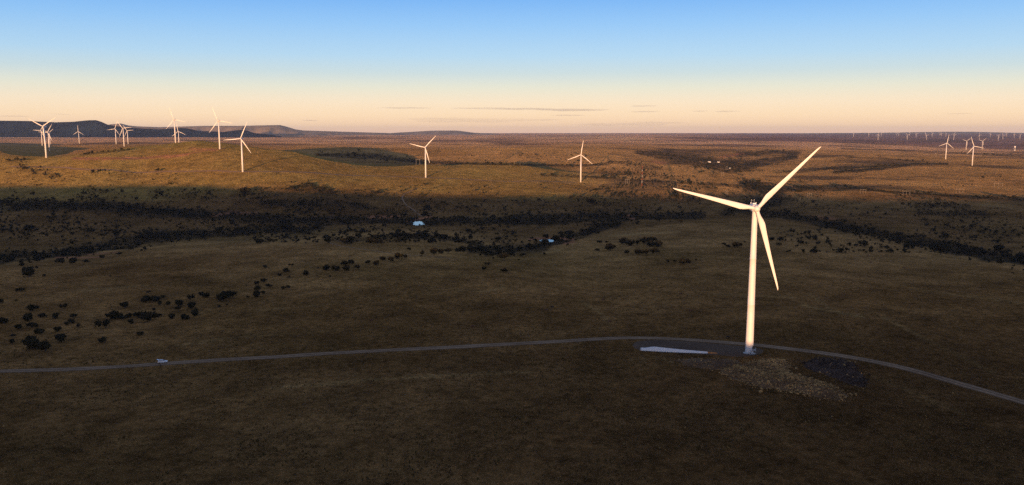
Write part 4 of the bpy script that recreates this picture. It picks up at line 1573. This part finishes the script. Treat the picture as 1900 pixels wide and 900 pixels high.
bm = bmesh.new()
prof = [(-2.2, .42), (-2.25, .62), (-2.2, 1.0), (-1.6, 1.02), (.75, 1.0), (1.5, .92), (2.1, .80), (2.28, .58), (2.2, .35), (1.75, .28), (-1.8, .28)]
rings = []
for yv, sx_, sz_ in ((-.86, .97, .0), (-.92, 1, 0), (-.5, 1.01, .02), (0, 1.015, .03), (.5, 1.01, .02), (.92, 1, 0), (.86, .97, 0)):
    yy = yv
    rings.append([(p[0] * sx_, yy, p[1] + sz_ * (1 if p[1] > .7 else 0)) for p in prof])
rings[0] = [(p[0] * .97, -.93, .28 + (p[1] - .28) * .9 + .03) for p in prof]
rings[-1] = [(p[0] * .97, .93, .28 + (p[1] - .28) * .9 + .03) for p in prof]
add_rings(bm, rings)
link_mesh('body', bm_mesh('body', bm), M_CARW, car)
bm = bmesh.new()
add_rings(bm, [[(-2.05, -.84, .98), (.95, -.84, .98), (.95, .84, .98), (-2.05, .84, .98)], [(-1.75, -.66, 1.52), (.1, -.66, 1.56), (.1, .66, 1.56), (-1.75, .66, 1.52)]])
link_mesh('cabin', bm_mesh('cabin', bm), M_CARW, car)
for s in (-1, 1):
    for xs in ((-1.8, -.75), (-.65, .2), (.28, .68)):
        bm = bmesh.new()
        x0_, x1_ = xs
        a0, a1 = (x0_ * .97, x1_ * .97 - (.22 if x1_ > .1 else 0))
        if x1_ > .5: a0, a1 = .1, .22
        q = [(x0_, s * .825, 1.06), (x1_, s * .825, 1.06), (a1, s * .70, 1.45), (a0, s * .70, 1.45)]
        add_rings(bm, [q, [(p[0], p[1] + s * .03, p[2]) for p in q]])
        link_mesh('side_window', bm_mesh('side_window', bm), M_GLASS, car)
    hl = bmesh.new()
    add_box(hl, (2.16, s * .66, .72), (.22, .36, .16), bevel=.03)
    link_mesh('headlight', bm_mesh('headlight', hl), M_LENS, car)
    tl = bmesh.new()
    add_box(tl, (-2.2, s * .78, .86), (.1, .2, .3), bevel=.02)
    link_mesh('tail_light', bm_mesh('tail_light', tl), M_RED, car)
    mi = bmesh.new()
    add_box(mi, (.62, s * 1.02, 1.08), (.12, .2, .14), bevel=.03)
    link_mesh('mirror', bm_mesh('mirror', mi), M_CARW, car)
    for wxx in (-1.38, 1.4):
        wh = empty('wheel', (wxx, s * .86, .33))
        wh.parent = car
        bm = bmesh.new()
        pr = [(.2, -.11), (.30, -.11), (.33, -.07), (.33, .07), (.30, .11), (.2, .11)]
        add_rings(bm, [[(r_ * math.cos(a), yv, r_ * math.sin(a)) for a in np.linspace(0, 2 * math.pi, 18, endpoint=False)] for r_, yv in pr])
        link_mesh('tyre', bm_mesh('tyre', bm, True), M_TYRE, wh)
        bm = bmesh.new()
        add_tube(bm, (0, -.125, 0), (0, .125, 0), .2, n=14)
        link_mesh('rim', bm_mesh('rim', bm), M_RIM, wh)
bm = bmesh.new()
q = [(1.0, -.72, 1.04), (1.0, .72, 1.04), (.2, .6, 1.5), (.2, -.6, 1.5)]
add_rings(bm, [q, [(p[0] + .02, p[1], p[2] + .03) for p in q]])
link_mesh('windscreen', bm_mesh('windscreen', bm), M_GLASS, car)
tg = empty('tailgate', (-1.76, 0, 1.53))
tg.parent = car
bm = bmesh.new()
add_box(bm, (-.55, 0, .22), (1.15, 1.36, .08), Matrix.Rotation(R(22), 4, 'Y'), bevel=.03)
link_mesh('panel', bm_mesh('panel', bm), M_CARW, tg)
bm = bmesh.new()
add_box(bm, (-.35, 0, .10), (.6, 1.1, .03), Matrix.Rotation(R(22), 4, 'Y'))
link_mesh('rear_window', bm_mesh('rear_window', bm), M_GLASS, tg)
for nm, xx in (('front_bumper', 2.24), ('rear_bumper', -2.22)):
    bm = bmesh.new()
    add_box(bm, (xx, 0, .45), (.16, 1.7, .2), bevel=.05)
    link_mesh(nm, bm_mesh(nm, bm), M_CARW, car)

pv = [(0, 0, .98), (0, 0, 1.15), (0, .01, 1.38), (0, .01, 1.50), (0, .0, 1.60), (0, -.02, 1.74),
      (.10, 0, .90), (.11, .01, .50), (.12, .05, .08), (.13, -.10, .04), (-.10, 0, .90), (-.12, -.01, .50), (-.13, .05, .08), (-.14, -.10, .04),
      (.19, .01, 1.42), (.26, .03, 1.15), (.27, -.06, .90), (.27, -.09, .80), (-.19, .01, 1.42), (-.27, .02, 1.15), (-.27, -.08, .90), (-.27, -.11, .80)]
pr = [.135, .13, .155, .08, .06, .105, .09, .062, .045, .038, .09, .062, .045, .038, .07, .048, .038, .04, .07, .048, .038, .04]
pe = [(0, 1), (1, 2), (2, 3), (3, 4), (4, 5), (0, 6), (6, 7), (7, 8), (8, 9), (0, 10), (10, 11), (11, 12), (12, 13), (2, 14), (14, 15), (15, 16), (16, 17), (2, 18), (18, 19), (19, 20), (20, 21)]
ME_P = skin_mesh('body', pv, pe, pr, 0, 1)
for mm in (simple_mat('dark_trousers', (.016, .017, .022), .9), simple_mat('dark_jacket', (.022, .020, .022), .85), simple_mat('skin_tone', (.30, .17, .11), .6), simple_mat('dark_hair', (.015, .012, .010), .8)):
    ME_P.materials.append(mm)
for p in ME_P.polygons:
    c = p.center
    p.material_index = 0 if c.z < .99 and abs(c.x) < .21 else 3 if c.z > 1.78 or (c.z > 1.66 and c.y > .03) else 2 if c.z > 1.53 or (abs(c.x) > .2 and c.z < .88) else 1
x, y, z = pick1(298.3, 681.8)
pe_ = empty('person', (x, y, z + .12), math.pi + .2)
tag(pe_, 'person in dark clothes standing on the gravel road beside the white car', 'person')
link_mesh('body', ME_P, None, pe_)

# farm buildings in the wooded hollow
M_WALL = simple_mat('whitewashed_wall', (.78, .76, .72), .8, var=.06, scale=.5)
M_ROOFP = simple_mat('pale_roof_sheet', (.55, .54, .52), .5, var=.1, scale=.4)


def house(px, py, L_, W_, H_, rot, label, rmin=1500):
    x, y, z = pick1(px, py, rmin)
    h = empty('farm_house', (x, y, z - .1), rot)
    tag(h, label, 'house', 'white farm buildings in the hollow')
    bm = bmesh.new()
    rings = []
    for sx_ in (-L_ / 2, L_ / 2):
        rings.append([(sx_, -W_ / 2, 0), (sx_, -W_ / 2, H_), (sx_, 0, H_ + W_ * .3), (sx_, W_ / 2, H_), (sx_, W_ / 2, 0)])
    add_rings(bm, rings)
    link_mesh('wall', bm_mesh('wall', bm), M_WALL, h)
    for s in (-1, 1):
        bm = bmesh.new()
        q = [(-L_ / 2 - .4, s * (W_ / 2 + .5), H_ - .22), (L_ / 2 + .4, s * (W_ / 2 + .5), H_ - .22), (L_ / 2 + .4, 0, H_ + W_ * .3 + .08), (-L_ / 2 - .4, 0, H_ + W_ * .3 + .08)]
        add_rings(bm, [q, [(p[0], p[1], p[2] + .14) for p in q]])
        link_mesh('roof_sheet', bm_mesh('roof_sheet', bm), M_ROOFP, h)
    bm = bmesh.new()
    add_box(bm, (0, -W_ / 2 - .02, 1.05), (1, .1, 2.1))
    link_mesh('door', bm_mesh('door', bm), M_DARK, h)
    for xx in (-L_ * .3, L_ * .3):
        bm = bmesh.new()
        add_box(bm, (xx, -W_ / 2 - .02, 1.7), (1.4, .1, 1.1))
        link_mesh('window', bm_mesh('window', bm), M_GLASS, h)


house(1316, 301.5, 11, 8, 3.4, .15, 'brightest white farm house in the dark wooded hollow, the left one')
house(1333, 301.5, 10, 6, 2.6, -.2, 'right white farm house in the dark wooded hollow, dimmer than its neighbour')
house(1354.3, 313, 5, 4, 2.8, .1, 'tiny white shed in the hollow, below and right of the farm houses')

# power line supports: three bare poles with a cross beam
M_POLE = simple_mat('weathered_pole', (.42, .38, .33), .8, var=.2, scale=.6)
ME_PO, ME_BEAM, ME_INS = [], None, None
bm = bmesh.new(); add_tube(bm, (0, 0, -1), (0, 0, 20), .25, .16, 8); ME_POLE = bm_mesh('pole', bm)
bm = bmesh.new(); add_box(bm, (0, .28, 17.6), (17, .3, .35)); ME_BEAM = bm_mesh('cross_beam', bm)
bm = bmesh.new()
for zz_ in np.linspace(0, -1.4, 6):
    add_tube(bm, (0, 0, zz_), (0, 0, zz_ - .16), .16, .10, 8)
ME_INS = bm_mesh('insulator', bm)
GP = 'power line supports on the far slopes'


def poles(px, py, hpx, spread, n_p, label, rmin=1300):
    x, y, z = pick1(px, py, rmin)
    s = hpx / F_PX * y / 20
    r = empty('power_line_support', (x, y, z), random.uniform(-.2, .2), (max(.6, s),) * 3)
    tag(r, label, 'power pole', GP)
    for i in range(n_p):
        off = (i - (n_p - 1) / 2) * spread / F_PX * y / max(.6, s)
        p = link_mesh('pole', ME_POLE, M_POLE, r); p.location = (off, 0, 0)
        q = link_mesh('insulator', ME_INS, M_STEEL, r); q.location = (off + 1.6, .28, 17.4)
    bmx_ = link_mesh('cross_beam', ME_BEAM, M_POLE, r)
    bmx_.scale = ((n_p - 1) * spread / F_PX * y / max(.6, s) / 17 + .25, 1, 1)


for a in [(1164, 342, 10, 3.4, 3, 'three bare poles standing just left of the red and white mast'), (775.5, 306, 11, 7, 2, 'pair of poles on the crest just left of the middle turbine'),
          (954, 306.5, 7, 0.1, 1, 'left one of two lone poles on the crest, well left of the blade-up turbine'), (965, 307, 6.5, 0.1, 1, 'right one of two lone poles on the crest, well left of the blade-up turbine'),
          (1255.5, 352, 7.5, 2.4, 2, 'pair of poles right at the left blade tip of the large turbine'), (1348, 364, 10.5, 2.6, 2, 'pair of poles above the left blade of the large turbine, near its hub'),
          (1340.5, 327, 7.5, 3.5, 2, 'pair of poles on the dark slope below the farm shed'), (1348.5, 315, 7, 2.4, 2, 'pair of poles just left of the tiny farm shed'),
          (1601, 359.5, 6.5, 5, 3, 'three poles on the brow above the right thicket, leftmost of the right-hand rows'), (1681.5, 362.5, 5.8, 6.2, 3, 'three faint poles on the right brow, between the other two triple rows'),
          (1780, 358.5, 7.5, 6.8, 3, 'three poles standing behind the lone dark bush on the right brow'), (1852, 348, 9, 6.8, 3, 'three poles highest and farthest right on the reddish slope'),
          (1501.5, 366.5, 7, 3.5, 3, 'three poles below the raised blade of the large turbine'), (1681.5, 279, 6, 0.1, 1, 'single far pole on the plain left of the four right-hand turbines'),
          (1736.5, 290, 6, 2, 2, 'pair of far poles just left of the leftmost right-hand turbine')]:
    poles(*a)

# red and white lattice mast
x, y, z = pick1(1191, 345.5, 1300)
hm_ = 37.5 / F_PX * y
mast = empty('lattice_mast', (x, y, z))
tag(mast, 'thin red and white lattice mast on the sunlit slope right of the blade-up turbine', 'mast')
M_MR = simple_mat('mast_red', (.50, .06, .03), .6)
nseg = 7
for s in range(nseg):
    bm = bmesh.new()
    z0_, z1_ = hm_ * s / nseg, hm_ * (s + 1) / nseg
    P3 = [(.55 * math.cos(a), .55 * math.sin(a)) for a in (0.3, 2.4, 4.5)]
    for i in range(3):
        p, q = P3[i], P3[(i + 1) % 3]
        add_tube(bm, (*p, z0_), (*p, z1_), .065, n=5)
        m_ = 4
        for k_ in range(m_):
            a_, b2 = (p, q) if k_ % 2 else (q, p)
            add_tube(bm, (*a_, z0_ + (z1_ - z0_) * k_ / m_), (*b2, z0_ + (z1_ - z0_) * (k_ + 1) / m_), .05, n=4)
    link_mesh('lattice_section', bm_mesh('lattice_section', bm), M_WHITE if s % 2 else M_MR, mast)
# pale tank tower far right
x, y, z = pick1(1882.6, 279.5, 3000)
tw = empty('water_tower', (x, y, z), 0, 8.5 / F_PX * y / 22)
tag(tw, 'tiny pale water tower far out at the right edge of the plain', 'water tower')
bm = bmesh.new()
add_tube(bm, (0, 0, 15), (0, 0, 21), 3.2, 3.2, 14)
add_tube(bm, (0, 0, 21), (0, 0, 22.3), 3.3, .3, 14)
link_mesh('tank', bm_mesh('tank', bm), M_WHITE, tw)
for a in range(4):
    bm = bmesh.new()
    add_tube(bm, (3 * math.cos(a * 1.57 + .7), 3 * math.sin(a * 1.57 + .7), -.5), (2.6 * math.cos(a * 1.57 + .7), 2.6 * math.sin(a * 1.57 + .7), 15), .35, n=6)
    link_mesh('leg', bm_mesh('leg', bm), M_STEEL, tw)
bm = bmesh.new(); add_box(bm, (0, 0, 1.6), (3.6, 3.6, 3.2)); link_mesh('pump_house', bm_mesh('pump_house', bm), M_WALL, tw)


# thin evening clouds far out, above the haze
mC = bpy.data.materials.new('cloud_vapour')
mC.use_nodes = True
nt = mC.node_tree
nt.nodes.remove(nt.nodes['Principled BSDF'])
pvn = N(nt, 'ShaderNodeVolumePrincipled')
pvn.inputs['Color'].default_value = (0.70, 0.76, 0.80, 1)
pvn.inputs['Density'].default_value = 0.0005
pvn.inputs['Anisotropy'].default_value = 0.0
nt.links.new(pvn.outputs[0], nt.nodes['Material Output'].inputs['Volume'])
mC2 = mC.copy()
mC2.name = 'thin_cloud_vapour'
mC2.node_tree.nodes['Principled Volume'].inputs['Density'].default_value = 0.00018
gC = np.random.default_rng(5)


def cloud(lobes, label, mat=None):
    """lobes: (column, row, half width, half height) in survey pixels at 26 km"""
    D = 26000.0
    bm = bmesh.new()
    c0 = None
    for cx, cy, hw, hh in lobes:
        u, dy, dz = ray(cx, cy)
        c = Vector((float(u / dy * D), D, float(dz / dy * D) + CAM_Z))
        if c0 is None: c0 = c
        m0 = bm.verts[:] and len(bm.verts) or 0
        ret = bmesh.ops.create_icosphere(bm, subdivisions=4, radius=1)
        sx_, sz_ = hw / F_PX * D, hh / F_PX * D
        ph = gC.uniform(0, 50)
        for v in ret['verts']:
            p = v.co.copy()
            t = np.array([p.x * 3 + ph]); s2 = np.array([p.z * 1.2 + p.y * 2 + ph])
            k = 1 + .55 * float(fbm(t, s2, 1.0, 3, 8)[0])
            zoff = .5 * float(fbm(np.array([p.x * 2.2 + ph]), np.array([ph]), 1.0, 3, 18)[0])
            v.co = (c - c0) + Vector((p.x * sx_, p.y * 700 * k, (p.z * k + zoff) * sz_))
    me_c = bm_mesh('cloud', bm, True)
    o = link_mesh('cloud', me_c, mat or mC)
    o.location = c0
    tag(o, label, 'cloud', 'thin grey clouds low over the horizon')


cloud([(895, 201, 58, 1.1), (960, 202, 70, 1.5)], 'long thin grey streak of cloud, left half of the longest streak at the middle')
cloud([(1062, 203.8, 70, 1.9)], 'thickest dark part of the long cloud streak right of the middle')
cloud([(750, 200.2, 52, .8)], 'thin flat cloud streak left of the longest one')
cloud([(1195, 196.6, 24, .8)], 'upper one of two short cloud streaks right of the longest streak')
cloud([(1196, 207.2, 29, .8)], 'lower one of two short cloud streaks right of the longest streak')
cloud([(1299, 206.2, 12, .7)], 'tiny cloud streak left of the one above the raised blade')
cloud([(1350, 206.6, 22, .8)], 'short cloud streak right of the tiny one, above the left blade')
cloud([(885, 223, 120, 4.2), (820, 221, 70, 2.5), (990, 222.5, 60, 1.6)], 'broad faint grey cloud bank low over the middle horizon', mC2)
cloud([(1150, 231, 90, 3.0), (1220, 228, 55, 2.0)], 'faint low cloud bank above the blade-up turbine', mC2)
cloud([(1055, 214, 32, .7)], 'faint short streak below the longest cloud')
cloud([(1779, 211, 17, .7)], 'small cloud streak above the right-hand turbines')
cloud([(116, 212, 6, .8)], 'tiny cloud scrap above the dark mountain at the left')
cloud([(22, 215.5, 22, .8)], 'faint streak of cloud at the left edge')
cloud([(575, 223.5, 14, .7)], 'tiny faint cloud above the end of the pale range')

# the evening air
mH = bpy.data.materials.new('evening_haze')
mH.use_nodes = True
nt = mH.node_tree
nt.nodes.remove(nt.nodes['Principled BSDF'])
pvn = N(nt, 'ShaderNodeVolumePrincipled')
pvn.inputs['Color'].default_value = (0.44, 0.60, 0.95, 1)
pvn.inputs['Density'].default_value = HAZE
pvn.inputs['Anisotropy'].default_value = 0.0
nt.links.new(pvn.outputs[0], nt.nodes['Material Output'].inputs['Volume'])
zlo = float(min(ZG.min(), CAM_Z - 130)) - 1.5
zhi = CAM_Z + 235
bm = bmesh.new()
add_box(bm, (0, 0, (zlo + zhi) / 2), (82400, 82400, zhi - zlo))
hz = link_mesh('haze', bm_mesh('haze', bm), mH)
tag(hz, 'thin evening haze over the whole plain', kind='stuff')
